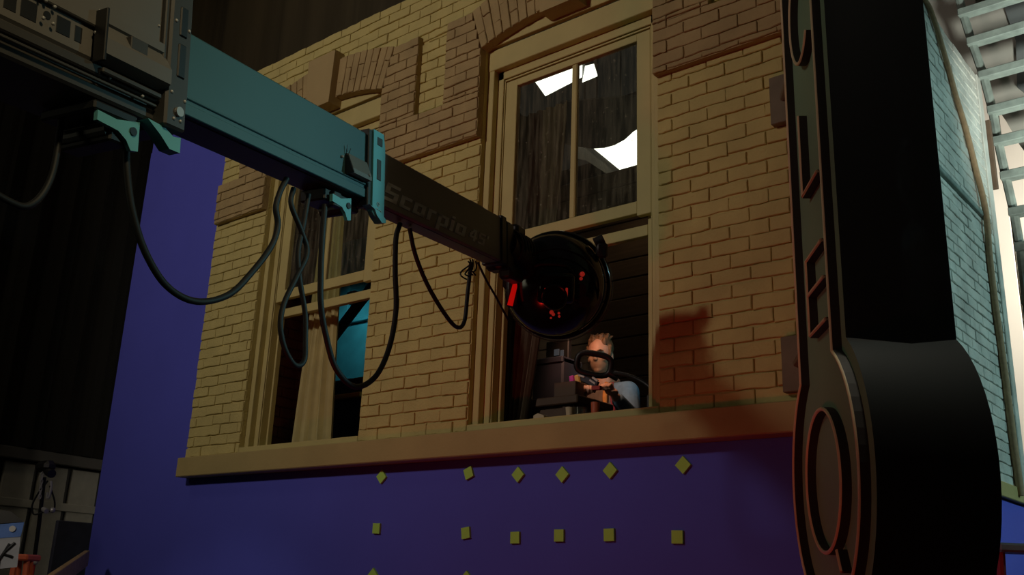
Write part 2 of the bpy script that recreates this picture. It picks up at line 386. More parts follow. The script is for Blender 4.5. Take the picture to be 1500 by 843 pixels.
# ------------------------------------------------------------------ windows
def window(name, xl, xr):
    root = empty(name, ((xl+xr)/2, 4.25, .86)); tag(root, kind='structure')
    xm = (xl+xr)/2
    m = MB()                                       # outer casing
    for (a, b, y) in ((xl+.002, xl+.048, 4.246), (xl+.048, xl+.093, 4.292), (xr-.048, xr-.002, 4.246), (xr-.093, xr-.048, 4.292)):
        m.cbox((a, y, .90), (b, 4.40, 3.235), .003)
    m.cbox((xl+.0975, 4.300, .90), (xl+.103, 4.40, 3.16), .001); m.cbox((xr-.103, 4.300, .90), (xr-.0975, 4.40, 3.16), .001)
    m.cbox((xl+.048, 4.292, 3.168), (xr-.048, 4.40, 3.235), .003)
    m.cbox((xl+.0975, 4.300, 3.152), (xr-.0975, 4.40, 3.162), .001)
    m.build('casing', 'frame', root)
    m = MB(); m.cbox((xl+.002, 4.240, 3.225), (xr-.002, 4.40, 3.372), .004); m.build('lintel_board', 'frame', root)
    m = MB(); m.cbox((xl+.002, 4.225, 3.388), (xr-.002, 4.262, 3.50), .003); m.build('arch_panel', 'frame', root)
    m = MB(); m.cbox((xl+.002, 4.20, .86), (xr-.002, 4.44, .905), .004); m.build('window_stool', 'frame', root)
    # upper sash
    a, b = xl+.106, xr-.106; y0, y1 = 4.305, 4.345
    m = MB()
    m.cbox((a, y0, 2.00), (a+.092, y1, 3.145), .003); m.cbox((b-.092, y0, 2.00), (b, y1, 3.145), .003)
    m.cbox((a+.09, y0, 3.098), (b-.09, y1, 3.145), .003); m.cbox((a+.09, y0, 2.015), (b-.09, y1, 2.088), .003)
    us = m.build('upper_sash', 'frame', root)
    m = MB(); m.cbox((xm-.020, y0+.004, 2.085), (xm+.020, y1-.004, 3.10), .006); m.build('mullion', 'frame', us)
    for (p, r) in ((a+.09, xm-.018), (xm+.018, b-.09)):
        m = MB(); m.box((p, y0+.018, 2.086), (r, y0+.022, 3.10)); m.build('glass_pane', 'pane', us)
    # lower sash, glazing open: stiles and the rails only
    y0, y1 = 4.352, 4.392; m = MB()
    m.cbox((a, y0, .905), (a+.018, y1, 2.03), .003); m.cbox((b-.05, y0, .905), (b, y1, 2.03), .003)
    m.cbox((a+.018, y0, 1.893), (b-.05, y1, 1.957), .003); m.cbox((a+.018, y0, .905), (b-.05, y1, .93), .003)
    m.build('lower_sash', 'frame', root)
    return root
window('window_1', W1L, W1R); window('window_2', W2L, W2R)

# ------------------------------------------------------------------ blue screens and markers
b = MB(); b.prism([(-8.04, 4.25, FLOOR), (-1.82, 4.25, FLOOR), (-1.82, 4.25, .714), (XL-.003, 4.25, .714), (XL-.003, 4.25, 4.08), (-8.04, 4.25, 4.08)], (0, .05, 0))
tag(b.build('blue_screen', 'blue'), 'wide chroma blue flat below and left of the windowed brick front', 'blue screen')
b = MB(); b.box((-8.11, 4.28, FLOOR), (-8.043, 4.32, 3.80))
tag(b.build('blue_edge_flat', 'blue'), 'narrow blue strip flat showing along the left edge of the wide blue flat', 'blue screen')
b = MB(); b.box((XR-.06, 4.4, FLOOR), (XR-.02, 8.6, .74))
tag(b.build('blue_screen', 'blue'), 'blue flat under the pale side brick wall, behind the hanging sign', 'blue screen')
ordn = ['leftmost', 'second from left', 'third from left', 'third from right', 'second from right', 'rightmost']
rows = [([-4.61, -3.875, -3.505, -3.198, -2.89, -2.46], [.645, .637, .612, .600, .608, .615], True, 'diamond-wise, {} in upper row'),
        ([-4.62, -3.875, -3.51, -3.21, -2.893, -2.497], [.330, .299, .272, .282, .284, .272], False, 'square on, {} in lower row'),
        ([-4.62, -3.853], [.052, .049], True, 'diamond-wise at the bottom edge, {} one')]
rots = {(0, 1): 22, (1, 1): 8, (0, 0): 42}
for ri, (xs, zs, dia, lab) in enumerate(rows):
    for i, (x, z) in enumerate(zip(xs, zs)):
        a = math.radians(rots.get((ri, i), 45 if dia else random.uniform(-3, 3)))
        h = 0.031; m = MB(); pts = []
        for (u, w) in ((-h, -h), (h, -h), (h, h), (-h, h)): pts.append(((x+u*math.cos(a)-w*math.sin(a))*.993, 4.2355, (z+u*math.sin(a)+w*math.cos(a))*.993))
        m.prism(pts, (0, .0144, 0))
        wd = ordn[i] if len(xs) == 6 else ('left', 'right')[i]
        tag(m.build('tracking_marker', 'marker'), 'yellow-green marker on blue, '+lab.format(wd), 'marker', 'tracking markers on the blue screen')

# ------------------------------------------------------------------ hanging blade sign at the corner
az = math.radians(-54); D2 = V((math.cos(az), math.sin(az), 0)); T2 = V((-D2.y, D2.x, 0)); CORN = V((-1.71, 4.2, 0)); SW = 0.365
SP = lambda s, z, o=0.0: CORN + D2*s - T2*(SW/2+o) + V((0, 0, z))      # o: distance proud of the lettered face
sign = empty('blade_sign', SP(.8, -.12)); tag(sign, 'tall dark green hanging sign with a round lower end, mounted at the brick corner', 'sign')
cS, cZ, cR = .812, .42, .53; sl, sr = .49, 1.108
def outline(inset=0.0, top=4.6, N=44):
    r = cR-inset; l, rr = sl+inset, sr-inset
    aR = math.acos((rr-cS)/r); aL = math.acos((l-cS)/r)
    pts = [(rr, top)]
    a0, a1 = aR, aL-2*PI
    for i in range(N+1):
        a = a0+(a1-a0)*i/N; pts.append((cS+r*math.cos(a), cZ+r*math.sin(a)))
    pts.append((l, top)); return pts
sl = .39; ol = outline(); n = len(ol); sl = .49
m = MB(); lv = [SP(*p, 0) for p in ol]; rv = [SP(*p, -SW) for p in ol]
mid = [SP(p[0]+(.012 if (i < 2) else 0), p[1]-(.02 if i == 1 else 0), -SW*.58) for i, p in enumerate(ol)]
o = m.add(lv+mid+rv, [tuple(range(n))] + [tuple(range(2*n, 3*n))] + [(k*n+i, k*n+(i+1) % n, (k+1)*n+(i+1) % n, (k+1)*n+i) for k in (0, 1) for i in range(n)])
m.mi[0] = 1
m.build('sign_box', ['sign_black', 'sign_face'], sign, smooth=True)
def ribbon(mb, pts, closed=False, w=.014, h=.032):
    """sheet-metal strip standing on the lettered face: tan rim, flanks darkened as shade"""
    n = len(pts); L, Rr = [], []
    for i in range(n):
        p = V(pts[i]); a = V(pts[(i-1) % n]) if (closed or i > 0) else None; c = V(pts[(i+1) % n]) if (closed or i < n-1) else None
        d1 = (p-a).normalized() if a is not None else (c-p).normalized(); d2 = (c-p).normalized() if c is not None else d1
        nn = (V((-d1.y, d1.x))+V((-d2.y, d2.x))); nn = nn.normalized() if nn.length > .01 else V((-d1.y, d1.x))
        k = 1/max(.45, nn.dot(V((-d1.y, d1.x))))
        L.append(p+nn*w/2*k); Rr.append(p-nn*w/2*k)
    rng = range(n if closed else n-1)
    b = [SP(q.x, q.y, 0) for q in L]; tpl = [SP(q.x, q.y, h) for q in L]; tpr = [SP(q.x, q.y, h) for q in Rr]; br = [SP(q.x, q.y, 0) for q in Rr]
    vs = b+tpl+tpr+br
    for i in rng:
        j = (i+1) % n
        base = [vs[i], vs[j], vs[n+j], vs[n+i], vs[2*n+j], vs[2*n+i], vs[3*n+j], vs[3*n+i]]
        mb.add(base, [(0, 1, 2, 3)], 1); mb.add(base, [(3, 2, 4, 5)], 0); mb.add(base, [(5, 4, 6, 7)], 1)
    if not closed:
        for i in (0, n-1): mb.add([vs[i], vs[n+i], vs[2*n+i], vs[3*n+i]], [(0, 1, 2, 3)], 1)
    # rounded rim
    path = [SP(p[0], p[1], h) for p in pts]
    if closed: mb.loop(path, T2, w*.5, 8, 0)
    else: mb.tube(path, w*.5, 8, 0)
m = MB(); ribbon(m, outline(.062)); m.build('border_rim', ['sign_rim', 'shaded_flank'], sign, smooth=True)
arc = lambda cx, cz, rx, rz, a0, a1, N: [(cx+rx*math.cos(math.radians(a0+(a1-a0)*i/N)), cz+rz*math.sin(math.radians(a0+(a1-a0)*i/N))) for i in range(N+1)]
m = MB(); ribbon(m, arc(.83, 2.30, .15, .22, 42, 318, 30)); m.build('letter', ['sign_rim', 'shaded_flank'], sign, smooth=True)                # C
m = MB(); ribbon(m, [(.745, 1.875), (.745, 1.527), (.985, 1.527)]); m.build('letter', ['sign_rim', 'shaded_flank'], sign, smooth=True)       # L
m = MB(); ribbon(m, [(.985, 1.255), (.742, 1.255), (.742, .958), (.985, .958)]); ribbon(m, [(.985, 1.115), (.748, 1.115)]); m.build('letter', ['sign_rim', 'shaded_flank'], sign, smooth=True)  # E
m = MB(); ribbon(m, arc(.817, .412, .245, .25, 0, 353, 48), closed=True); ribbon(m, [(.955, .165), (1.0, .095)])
m.build('letter', ['sign_rim', 'shaded_flank'], sign, smooth=True)    # O with its tail
m = MB(); m.cbox((.03, -.06, .90), (.42, .06, 4.5), .005, ax=(D2, T2, V((0, 0, 1))), org=CORN); m.build('gap_block', 'sign_black', sign)  # unseen box added to stop cyan light passing between wall and sign
for zz, z2 in ((2.50, 2.24), (1.16, .90)):
    g = MB()
    g.cbox((-1.875, 4.155, z2), (-1.74, 4.196, zz), .004)
    bz = (zz+z2)/2
    for s_, o_ in ((.49, -.05), (.49, -.31)):
        g.tube([V((-1.80, 4.16, bz)), SP(s_-.0, bz, o_)], .022, 10)
    g.prism([V((-1.80, 4.165, bz-.02)), V((-1.80, 4.165, z2+.02)), SP(.48, bz-.02, -.06)], (.02, .0, 0))
    g.build('wall_bracket', 'plate', sign, label='square steel wall plate with stub arm')

# ------------------------------------------------------------------ telescopic camera crane
BK = 1.05
A = (ROT @ V(((1450-pp[0])/F_PX, -(715-pp[1])/F_PX, -1))).normalized()
Wv = A.cross(V((0, 0, 1))).normalized(); Uv = Wv.cross(A)
A, Wv, Uv = A*BK, Wv*BK, Uv*BK
E0 = at(740, 355, d=4.15*BK)
BX = (A, Wv, Uv)                 # boom frame: along, right, up
BP = lambda u, w, v: E0 + A*u + Wv*w + Uv*v
crane = empty('camera_crane', V((E0.x-A.x*6.2, E0.y-A.y*6.2, FLOOR)))
tag(crane, 'long telescopic camera crane arm in teal-lit grey reaching from upper left', 'camera crane')
def bb(mb, u0, u1, w0, w1, v0, v1, c=.004, mi=0): mb.cbox((u0, w0, v0), (u1, w1, v1), c, mi, ax=BX, org=E0)
# rear (outermost) section
m = MB(); bb(m, -6.6, -1.93, -.25, -.012, -.062, .30, .01); rear = m.build('rear_section', 'boom_mid', crane)
m = MB(); bb(m, -6.6, -1.93, -.245, -.02, -.135, -.075, .006); bb(m, -6.6, -1.93, -.03, .0, -.092, -.066, .004); m.build('underside_tray', 'boom_dark', rear)
m = MB(); bb(m, -6.6, -1.95, -.008, -.001, -.106, -.098, .002); m.build('edge_rail', 'boom_dark', rear)
# big cover panel with screws, small black ports
m = MB(); bb(m, -2.42, -1.955, -.016, .000, .02, .30, .003)
for (u, v) in ((-2.145, .062), (-1.96, .048), (-1.965, .105), (-2.3, .02)): m.sph(BP(u, .001, v), .0035, 8, 6, 1)
m.build('cover_panel', ['boom_mid', 'alu'], rear)
for (u0, u1, v0, v1) in ((-2.375, -2.345, -.035, .005), (-2.335, -2.295, -.035, .008), (-2.245, -2.208, -.032, .008), (-2.196, -2.176, -.032, .006)):
    m = MB(); bb(m, u0, u1, -.014, -.0108, v0, v1, .0008); m.build('port', 'black_metal', rear)
m = MB(); m.cyl(BP(-2.27, -.014, -.005), BP(-2.27, -.0105, -.005), .010, 14); m.build('port', 'black_metal', rear)
for (u, v) in ((-2.39, .0), (-2.285, .02), (-2.262, .016), (-2.287, -.022), (-2.262, -.024), (-2.15, .005), (-2.1, -.087), (-2.0, -.094)):
    m = MB(); m.sph(BP(u, 0.0, v), .0045, 8, 6); m.build('screw', 'alu', rear)
# box with sloped lid on the right face
m = MB()
prof = [(0.0, .058), (.012, .058), (.012, .036), (.006, .032), (.034, -.012), (.034, -.050), (.0, -.062)]
m.prism([BP(-2.145, w, v) for (w, v) in prof], A*.20)
bx = m.build('control_box', 'boom_mid', rear)
m = MB(); bb(m, -2.152, -2.144, -.002, .036, -.07, .06, .002); m.build('end_cheek', 'black_metal', bx)
m = MB(); bb(m, -2.072, -2.02, .008, .030, -.030, .026, .002); m.build('keypad', 'boom_dark', bx)
m = MB(); bb(m, -2.13, -1.95, .0, .012, -.086, -.072, .003); m.build('cable_rail', 'boom_dark', rear)
# big collar
m = MB(); bb(m, -1.945, -1.875, -.27, .022, -.15, .32, .006); bb(m, -1.955, -1.865, -.27, .012, -.06, .30, .003)
bc = m.build('rear_collar', 'boom_dark', crane)
for (v0, v1) in ((.095, .175), (-.015, .075)):
    m = MB(); bb(m, -1.918, -1.892, .018, .026, v0, v1, .003); m.build('slot', 'black_metal', bc)
m = MB(); m.cyl(BP(-1.905, .02, -.105), BP(-1.905, .030, -.105), .013, 16); m.build('bolt', 'alu', bc)
for (u, v) in ((-1.918, -.126), (-1.896, -.126), (-1.93, -.06), (-1.885, -.07), (-1.93, .13), (-1.885, .12)):
    m = MB(); m.sph(BP(u, .022, v), .005, 8, 6); m.build('screw', 'alu', bc)
# bright brackets under the collars
def foot(u0, u1, w0, w1, v0, par, hole=True):
    m = MB(); L = u1-u0
    pr = [(u0, v0), (u0+L*.45, v0-.004), (u1, v0+.012), (u1, v0-.062), (u1-L*.18, v0-.066), (u1-L*.30, v0-.045), (u0+L*.5, v0-.030), (u0, v0-.024)]
    m.prism([BP(u, w0, v) for (u, v) in pr], Wv*(w1-w0))
    f_ = m.build('roller_bracket', 'bracket', par)
    if hole:
        k = MB(); k.cyl(BP(u1-L*.16, w0-.004, v0-.018), BP(u1-L*.16, w1+.004, v0-.018), .011, 14); k.build('roller_pin', 'black_metal', f_)
foot(-2.11, -1.985, -.03, -.018, -.165, crane)
m = MB(); bb(m, -2.12, -1.99, -.20, -.018, -.165, -.14, .005); bb(m, -2.06, -2.0, -.20, -.03, -.22, -.165, .005); m.cyl(BP(-2.05, -.19, -.19), BP(-2.05, -.04, -.19), .022, 14); m.build('roller_carriage', 'black_metal', crane)
m = MB(); m.prism([BP(u, -.028, v) for (u, v) in ((-1.985, -.146), (-1.93, -.150), (-1.90, -.165), (-1.875, -.160), (-1.875, -.20), (-1.91, -.20), (-1.94, -.175))], Wv*.035); m.build('roller_bracket', 'bracket', crane)
# middle section
m = MB(); bb(m, -1.90, -1.03, -.135, .0, -.091, .135, .006); mid_s = m.build('middle_section', 'boom', crane)
m = MB(); bb(m, -1.87, -1.045, -.002, .005, -.049, -.042, .002); bb(m, -1.87, -1.045, -.004, .003, -.091, -.060, .002); m.build('side_rail', 'boom', mid_s)
m = MB(); bb(m, -1.88, -1.04, -.120, -.015, -.094, -.089, .001); m.build('underside_strip', 'boom_dark', mid_s)
m = MB()
m.prism([BP(-1.162, w, v) for (w, v) in ((0, .028), (.010, .026), (.030, -.026), (.030, -.040), (0, -.040))], A*.105)
sb = m.build('switch_box', 'boom_mid', mid_s)
m = MB(); m.prism([BP(-1.166, w, v) for (w, v) in ((0, .022), (.012, .018), (.034, -.040), (0, -.045))], A*.006); m.build('end_cheek', 'black_metal', sb)
for q_ in ((-1.185, .004, .008), (-1.07, .030, -.024)):
    m = MB(); m.sph(BP(*q_), .0055, 8, 6); m.build('toggle', 'alu', sb)
m = MB(); m.tube([BP(-1.165, .006, .024), BP(-1.167, .01, .052)], .0016, 6); m.tube([BP(-1.155, .006, .024), BP(-1.153, .012, .044)], .0016, 6); m.build('wire_whisker', 'black_metal', sb)
# front collar plate
m = MB(); bb(m, -1.052, -1.030, -.16, .012, -.12, .148, .003); fc = m.build('front_collar', 'black_metal', crane)
m = MB(); pl = [(-1.032, .150), (-.972, .150), (-.962, .10), (-.962, -.130)] + [(-.997+.035*math.cos(a), -.130+.022*math.sin(a)) for a in [-.3, -.8, -1.57, -2.3, -2.9]] + [(-1.032, -.130)]
m.prism([BP(u, .002, v) for (u, v) in pl], Wv*.016); bb(m, -1.032, -.965, -.15, .002, .108, .150, .003); cp = m.build('collar_plate', 'bracket', fc)
for (u0, u1, v0, v1) in ((-1.012, -.978, .100, .132), (-1.012, -.984, -.02, .055)):
    m = MB(); bb(m, u0, u1, .012, .0195, v0, v1, .003); m.build('slot', 'black_metal', cp)
for (u, v) in ((-1.0, -.102), (-1.007, -.124), (-.988, -.126)):
    m = MB(); m.ring(BP(u, .0185, v), (A, Uv, Wv), .006, .002, 14, 6); m.build('bolt', 'alu', cp)
m = MB(); m.prism([BP(u, -.004, v) for (u, v) in ((-1.06, -.118), (-1.03, -.126), (-1.015, -.145), (-.985, -.162), (-.962, -.158), (-.962, -.146), (-.99, -.13))], Wv*.03); m.build('roller_bracket', 'bracket', crane)
foot(-1.20, -1.10, -.03, -.018, -.115, crane, True)
m = MB(); bb(m, -1.22, -1.03, -.13, -.035, -.135, -.095, .005); bb(m, -1.19, -1.15, -.04, -.02, -.15, -.10, .003); m.cyl(BP(-1.11, -.12, -.135), BP(-1.11, -.04, -.135), .026, 14); m.build('roller_carriage', 'black_metal', crane)
# inner section with its lettering
m = MB(); bb(m, -1.03, -.035, -.082, .0, -.091, .102, .005); inn = m.build('inner_section', 'boom_mid', crane)
m = MB(); bb(m, -.95, -.05, -.075, -.012, -.0935, -.089, .001); m.build('underside_strip', 'boom_dark', inn)
m = MB(); bb(m, -.27, -.15, -.06, -.02, .10, .118, .006); m.build('top_lug', 'black_metal', inn)
m = MB(); bb(m, -.045, .0, -.09, .008, -.10, .108, .004); m.build('end_plate', 'black_metal', inn)
S = .19
glyph = {'S': (.62, [(0, .82, .62, 1.0), (0, .41, .62, .59), (0, 0, .62, .18), (0, .5, S, 1.0), (.62-S, 0, .62, .5)]),
 'c': (.52, [(0, 0, .52, .17), (0, .53, .52, .70), (0, 0, S, .70)]),
 'o': (.58, [(0, 0, .58, .17), (0, .53, .58, .70), (0, 0, S, .70), (.58-S, 0, .58, .70)]),
 'r': (.42, [(0, 0, S, .70), (0, .53, .42, .70)]),
 'p': (.58, [(0, -.28, S, .70), (0, 0, .58, .17), (0, .53, .58, .70), (.58-S, 0, .58, .70)]),
 'i': (S, [(0, 0, S, .70), (0, .80, S, .95)]),
 '4': (.58, [(.34, 0, .34+S*.9, .95), (0, .22, .58, .38), (0, .22, S*.9, .6), (.08, .5, S*.9+.08, .75), (.2, .72, .45, .95)]),
 '5': (.55, [(0, .79, .55, .95), (0, .45, S*.9, .95), (0, .42, .55, .58), (.55-S*.9, 0, .55, .58), (0, 0, .55, .16)]),
 "'": (.12, [(0, .68, .12, .98)])}
def text(mb, s, u, v, size, du, shear=.22):
    x = 0
    for ch in s:
        w, rects = glyph[ch]
        for (a, b, c, d) in rects:
            pts = [(a, b), (c, b), (c, d), (a, d)]
            mb.prism([BP(u+(x+p+q*shear)*size*du, .0004, v+q*size) for (p, q) in pts], Wv*.0012)
        x += w+.13
    return x
m = MB(); text(m, 'Scorpio', -.945, -.064, .066, 2.05); text(m, "45'", -.332, -.062, .052, 2.0)
m.build('lettering', 'letter_grey', inn, label='pale grey italic lettering on the boom side')
# mast and dolly, out of frame behind
m = MB(); bz = E0.z - A.z*5.2
mp_ = E0 - A*5.6
m.tube([V((mp_.x, mp_.y, FLOOR+.25)), V((mp_.x, mp_.y, mp_.z-.12))], .11, 20); m.build('mast', 'boom_dark', crane)
m = MB(); m.cbox((mp_.x-.5, mp_.y-.7, FLOOR), (mp_.x+.5, mp_.y+.7, FLOOR+.28), .03); m.build('dolly_base', 'boom_dark', crane)

# ------------------------------------------------------------------ remote camera head on the boom tip
HC = at(813, 416, d=4.45*BK)
hf = (-HC).normalized(); hr = hf.cross(V((0, 0, 1))).normalized()*-1; hu = hr.cross(hf)*-1
if hu.z < 0: hu = -hu
hr, hu, hf = hr*BK, hu*BK, hf*BK
HX = (hr, hu, hf)
HP = lambda x, y, z=0: HC + hr*x + hu*y + hf*z
head = empty('remote_camera', HC); tag(head, 'round glossy black remote camera head on the tip of the crane arm', 'camera head')
m = MB(); m.sph(HP(.0, -.005, 0), (.228, .236, .17), 40, 24, ax=HX); m.build('housing', 'black_gloss', head, smooth=True)
m = MB(); m.ring(HP(.012, -.006, .0), (hr, hu, hf), (.232, .238), .010, 56, 10); m.build('rim_ring', 'black_gloss', head, smooth=True)
m = MB(); m.ring(HP(.004, -.02, .10), (hr, (hu*.9+hf*.42).normalized(), (hf*.9-hu*.42).normalized()), (.19, .20), .006, 48, 8); m.build('guard_ring', 'black_gloss', head, smooth=True)
# yoke and neck linking to the boom tip
nk = MB()
p0 = BP(.0, -.04, .0)
nk.cbox((-.005, -.095, -.115), (.075, .010, .098), .012, ax=BX, org=E0)
nk.cbox((.07, -.085, -.10), (.22, .0, .090), .015, ax=BX, org=E0); nk.cbox((.10, -.06, .06), (.19, .012, .108), .012, ax=BX, org=E0); nk.cbox((.03, -.05, -.15), (.16, .015, -.09), .012, ax=BX, org=E0)
nk.cyl(BP(.06, -.04, .0), BP(.06, -.04, .0) + (HP(-.06, .02, 0)-BP(.06, -.04, .0))*1.0, .075, 24)
for k in range(5): nk.ring(BP(.09+.03*k, -.04, 0.0), (Wv, Uv, A), .082, .007, 24, 8)
nk.build('neck', 'black_metal', head, smooth=True)
m = MB(); m.cbox((-.235, -.03, .0), (-.165, .11, .06), .012, ax=HX, org=HC); m.cyl(HP(-.20, .10, .03), HP(-.20, .135, .03), .018, 12); m.build('motor_block', 'black_metal', head, smooth=True)
m = MB(); m.cyl(HP(.175, .185, .02), HP(.215, .205, .02), .028, 16); m.cbox((.18, .12, .0), (.232, .19, .05), .01, ax=HX, org=HC); m.build('tilt_knob', 'black_metal', head, smooth=True)
cb = MB(); cb.cbox((-.075, -.085, .10), (.085, .045, .225), .012, ax=HX, org=HC); cbo = cb.build('camera_body', 'black_gloss', head, smooth=True)
m = MB(); m.cyl(HP(.0, -.055, .215), HP(.0, -.058, .262), .052, 28); m.ring(HP(0, -.058, .262), (hr, hu, hf), .050, .006, 32, 8); m.build('lens', 'black_gloss', cbo, smooth=True)
m = MB(); m.cbox((-.045, -.027, .223), (.03, -.019, .229), .002, ax=HX, org=HC); m.build('glint_bar', 'glint_dim', cbo)
m = MB(); m.cbox((.046, -.055, .223), (.056, -.016, .229), .002, ax=HX, org=HC); m.build('glint_bar', 'glint_dim', cbo)
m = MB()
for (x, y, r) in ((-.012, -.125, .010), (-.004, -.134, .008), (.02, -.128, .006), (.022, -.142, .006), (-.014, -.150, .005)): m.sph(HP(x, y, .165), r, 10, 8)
m.build('glint_dots', 'glint_dim', head, smooth=True)
m = MB(); m.sph(HP(.118, .045, .15), .012, 10, 8); m.sph(HP(.113, .025, .155), .008, 10, 8); m.build('glint_dots', 'glint_dim', head, smooth=True)
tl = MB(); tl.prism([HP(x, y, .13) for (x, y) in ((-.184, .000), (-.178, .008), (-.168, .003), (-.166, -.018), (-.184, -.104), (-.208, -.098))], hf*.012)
tl.build('glint_strip', 'glint', head, label='glowing red tally strip')
m = MB(); m.cbox((-.215, -.11, .06), (-.155, .02, .128), .012, ax=HX, org=HC); m.build('strip_block', 'black_metal', head, smooth=True)
m = MB()
for (x, y, r) in ((.10, -.02, .03), (.07, .02, .026), (.12, -.07, .028)): m.cyl(HP(x, y, .10), HP(x+.01, y-.005, .175), r, 14)
m.build('connector', 'black_metal', head, smooth=True)
m = MB(); m.tube(spline([HP(-.13, .02, .12), HP(-.09, .075, .16), (HP(-.02, .085, .17)), HP(.05, .075, .16), HP(.09, .03, .16)]), .007, 8); m.build('looped_wire', 'rubber', head, smooth=True)
# clear splash dome
m = MB(); m.ring(HP(.016, -.012, .02), (hr, hu, hf), (.243, .248), .004, 64, 8); m.build('dome_rim', 'clear', head, smooth=True)

# ------------------------------------------------------------------ cables hanging from the boom
def bplane(px, py, w=-.05):
    r = ROT @ V(((px-pp[0])/F_PX, -(py-pp[1])/F_PX, -1)); k = (E0+Wv*w).dot(Wv)/r.dot(Wv); return r*k
def cable(pxs, r, label, w=-.05, dv=None, name='cable'):
    pts = [bplane(x, y, w) for (x, y) in pxs]
    if dv: pts = [p + Wv*dv*math.sin(PI*i/(len(pts)-1)) for i, p in enumerate(pts)]
    m = MB(); m.tube(spline(pts, 8), r, 10)
    return tag(m.build(name, 'rubber', smooth=True), label, 'cable', 'cables hanging under the crane arm')
cable([(186, 205), (186, 250), (194, 310), (213, 370), (245, 420), (288, 442), (335, 432), (370, 398), (398, 360), (407, 330), (404, 305), (410, 282), (420, 262)], .0095, 'thick black cable sagging in the widest loop across the left edge of the brick')
cable([(430, 276), (424, 300), (437, 340), (443, 372), (425, 408), (406, 445), (399, 478), (405, 512), (420, 536), (434, 530), (437, 500), (438, 460), (432, 410), (432, 370), (442, 330), (452, 285)], .0085, 'black cable hanging in a narrow closed loop before the left part of the smaller window', w=-.07, dv=.03)
cable([(476, 300), (472, 350), (470, 400), (470, 445), (477, 490), (492, 540), (520, 567), (550, 552), (570, 510), (580, 455), (579, 400), (580, 350), (586, 328)], .0098, 'black cable in a deep loop across the right edge of the smaller window')
cable([(600, 335), (608, 372), (625, 415), (648, 455), (668, 479), (680, 472), (685, 430), (690, 385)], .0085, 'black cable in a short pointed loop left of the big window')
cable([(700, 385), (712, 410), (728, 438), (745, 470)], .005, 'thin black cable running from the arm tip down to the camera head', w=-.06)
cable([(92, 150), (88, 190), (78, 250), (62, 285), (40, 302), (15, 296), (-30, 270)], .0085, 'black cable looping below the rear of the crane arm, before the black drape', w=-.15)
m = MB()
for k in range(4):
    a = random.uniform(-.4, .4); c0 = bplane(682+4*k, 384, -.04)
    pts = [c0 + A*(.03*math.sin(t*1.1)) + Uv*(-.012*t+.01*math.sin(t+k)) + Wv*(.012*math.cos(t+a*3)) for t in [i*.5 for i in range(12)]]
    m.tube(pts, .0035, 6)
tag(m.build('wire_bundle', 'rubber', smooth=True), 'small tangle of thin black wires under the arm tip', 'cable')

# ------------------------------------------------------------------ the room behind the windows
YB = 7.0
RF = -.2
r_ = MB(); r_.box((-6.2, 4.42, RF-.1), (-1.82, YB, RF)); tag(r_.build('floor_room', 'brown_board'), kind='structure')
r_ = MB()
k = 0; z = RF
while z < 3.7:
    r_.cbox((-8.5, YB+random.uniform(0, .004), z+.004), (-1.84, YB+.06, z+.176), .006); z += .18
tag(r_.build('wall_back', 'brown_board'), kind='structure')
lw_ = MB(); Pl = lambda u, w, d: V((-6.02-d, u, w))
bricks(lw_, Pl, 4.43, 4.74, .0, 3.3, xj=4.5); lw_.box((-6.12, 4.43, RF), (-6.031, 4.74, 3.3))
tag(lw_.build('wall_left', 'dark_red_brick'), kind='structure')
def curtain(name, x0, x1, z0, z1, y, mt, label, folds=7, amp=.022, x0b=None, x1b=None, sag=0):
    m = MB(); nx, nz = folds*10, 14; o = len(m.v)
    ph = random.uniform(0, 6)
    for d in (0, .004):
        for j in range(nz+1):
            w = j/nz; z = z1+(z0-z1)*w
            a = x0+((x0b if x0b is not None else x0)-x0)*w**1.5; b = x1+((x1b if x1b is not None else x1)-x1)*w**1.5
            for i in range(nx+1):
                s = i/nx; m.v.append(V((a+(b-a)*s, y+d+amp*math.sin(s*folds*2*PI+ph+.5*math.sin(3*w+s*4))*(.55+.45*w)+.006*math.sin(s*folds*5.3*PI), z + sag*math.sin(s*9)*w)))
    N = (nx+1)*(nz+1)
    for d in (0, 1):
        for j in range(nz):
            for i in range(nx):
                a = d*N+j*(nx+1)+i; m.f.append((a, a+1, a+nx+2, a+nx+1)); m.mi.append(0)
    ob = m.build(name, mt, smooth=True)
    return tag(ob, label, 'curtain')
curtain('curtain', -5.80, -5.57, .94, 3.15, 4.56, 'curtain_cream', 'cream pleated curtain hanging inside the smaller window', folds=5, x0b=-5.90, x1b=-5.46)
curtain('curtain', -6.00, -5.74, .94, 3.15, 4.66, 'curtain_dark', 'dark curtain left of the cream one in the smaller window', folds=4)
curtain('curtain', -3.84, -3.40, .94, 3.0, 4.52, 'curtain_dark', 'dark brown curtain at the left side of the big window', folds=6, x1b=-3.66)
# things glimpsed at the right of the smaller window
m = MB(); m.box((-7.6, 5.90, FLOOR), (-6.5, 5.94, 3.2)); zr = at(505, 474, y=5.9).z; m.cbox((-7.6, 5.86, zr-.02), (-6.5, 5.92, zr+.02), .004); m.cbox((-7.02, 5.87, zr), (-6.98, 5.92, 3.2), .004)
tag(m.build('teal_lit_panel', 'teal_lit'), 'teal-lit panel glimpsed through the right of the smaller window', 'panel')
m = MB(); a_, b_ = at(489, 494, y=5.3), at(530, 440, y=5.3); dd = (b_-a_)
m.tube([a_-dd*.25, b_+dd*.6], .045, 14); m.cbox((b_.x-.16, 5.26, b_.z-.02), (b_.x-.06, 5.34, b_.z+.09), .01)
tag(m.build('lamp_arm', 'black_metal', smooth=True), 'thick black slanting arm seen inside the smaller window', 'arm')
m = MB()
ca, cb_ = at(478, 585, y=5.0), at(530, 577, y=5.0)
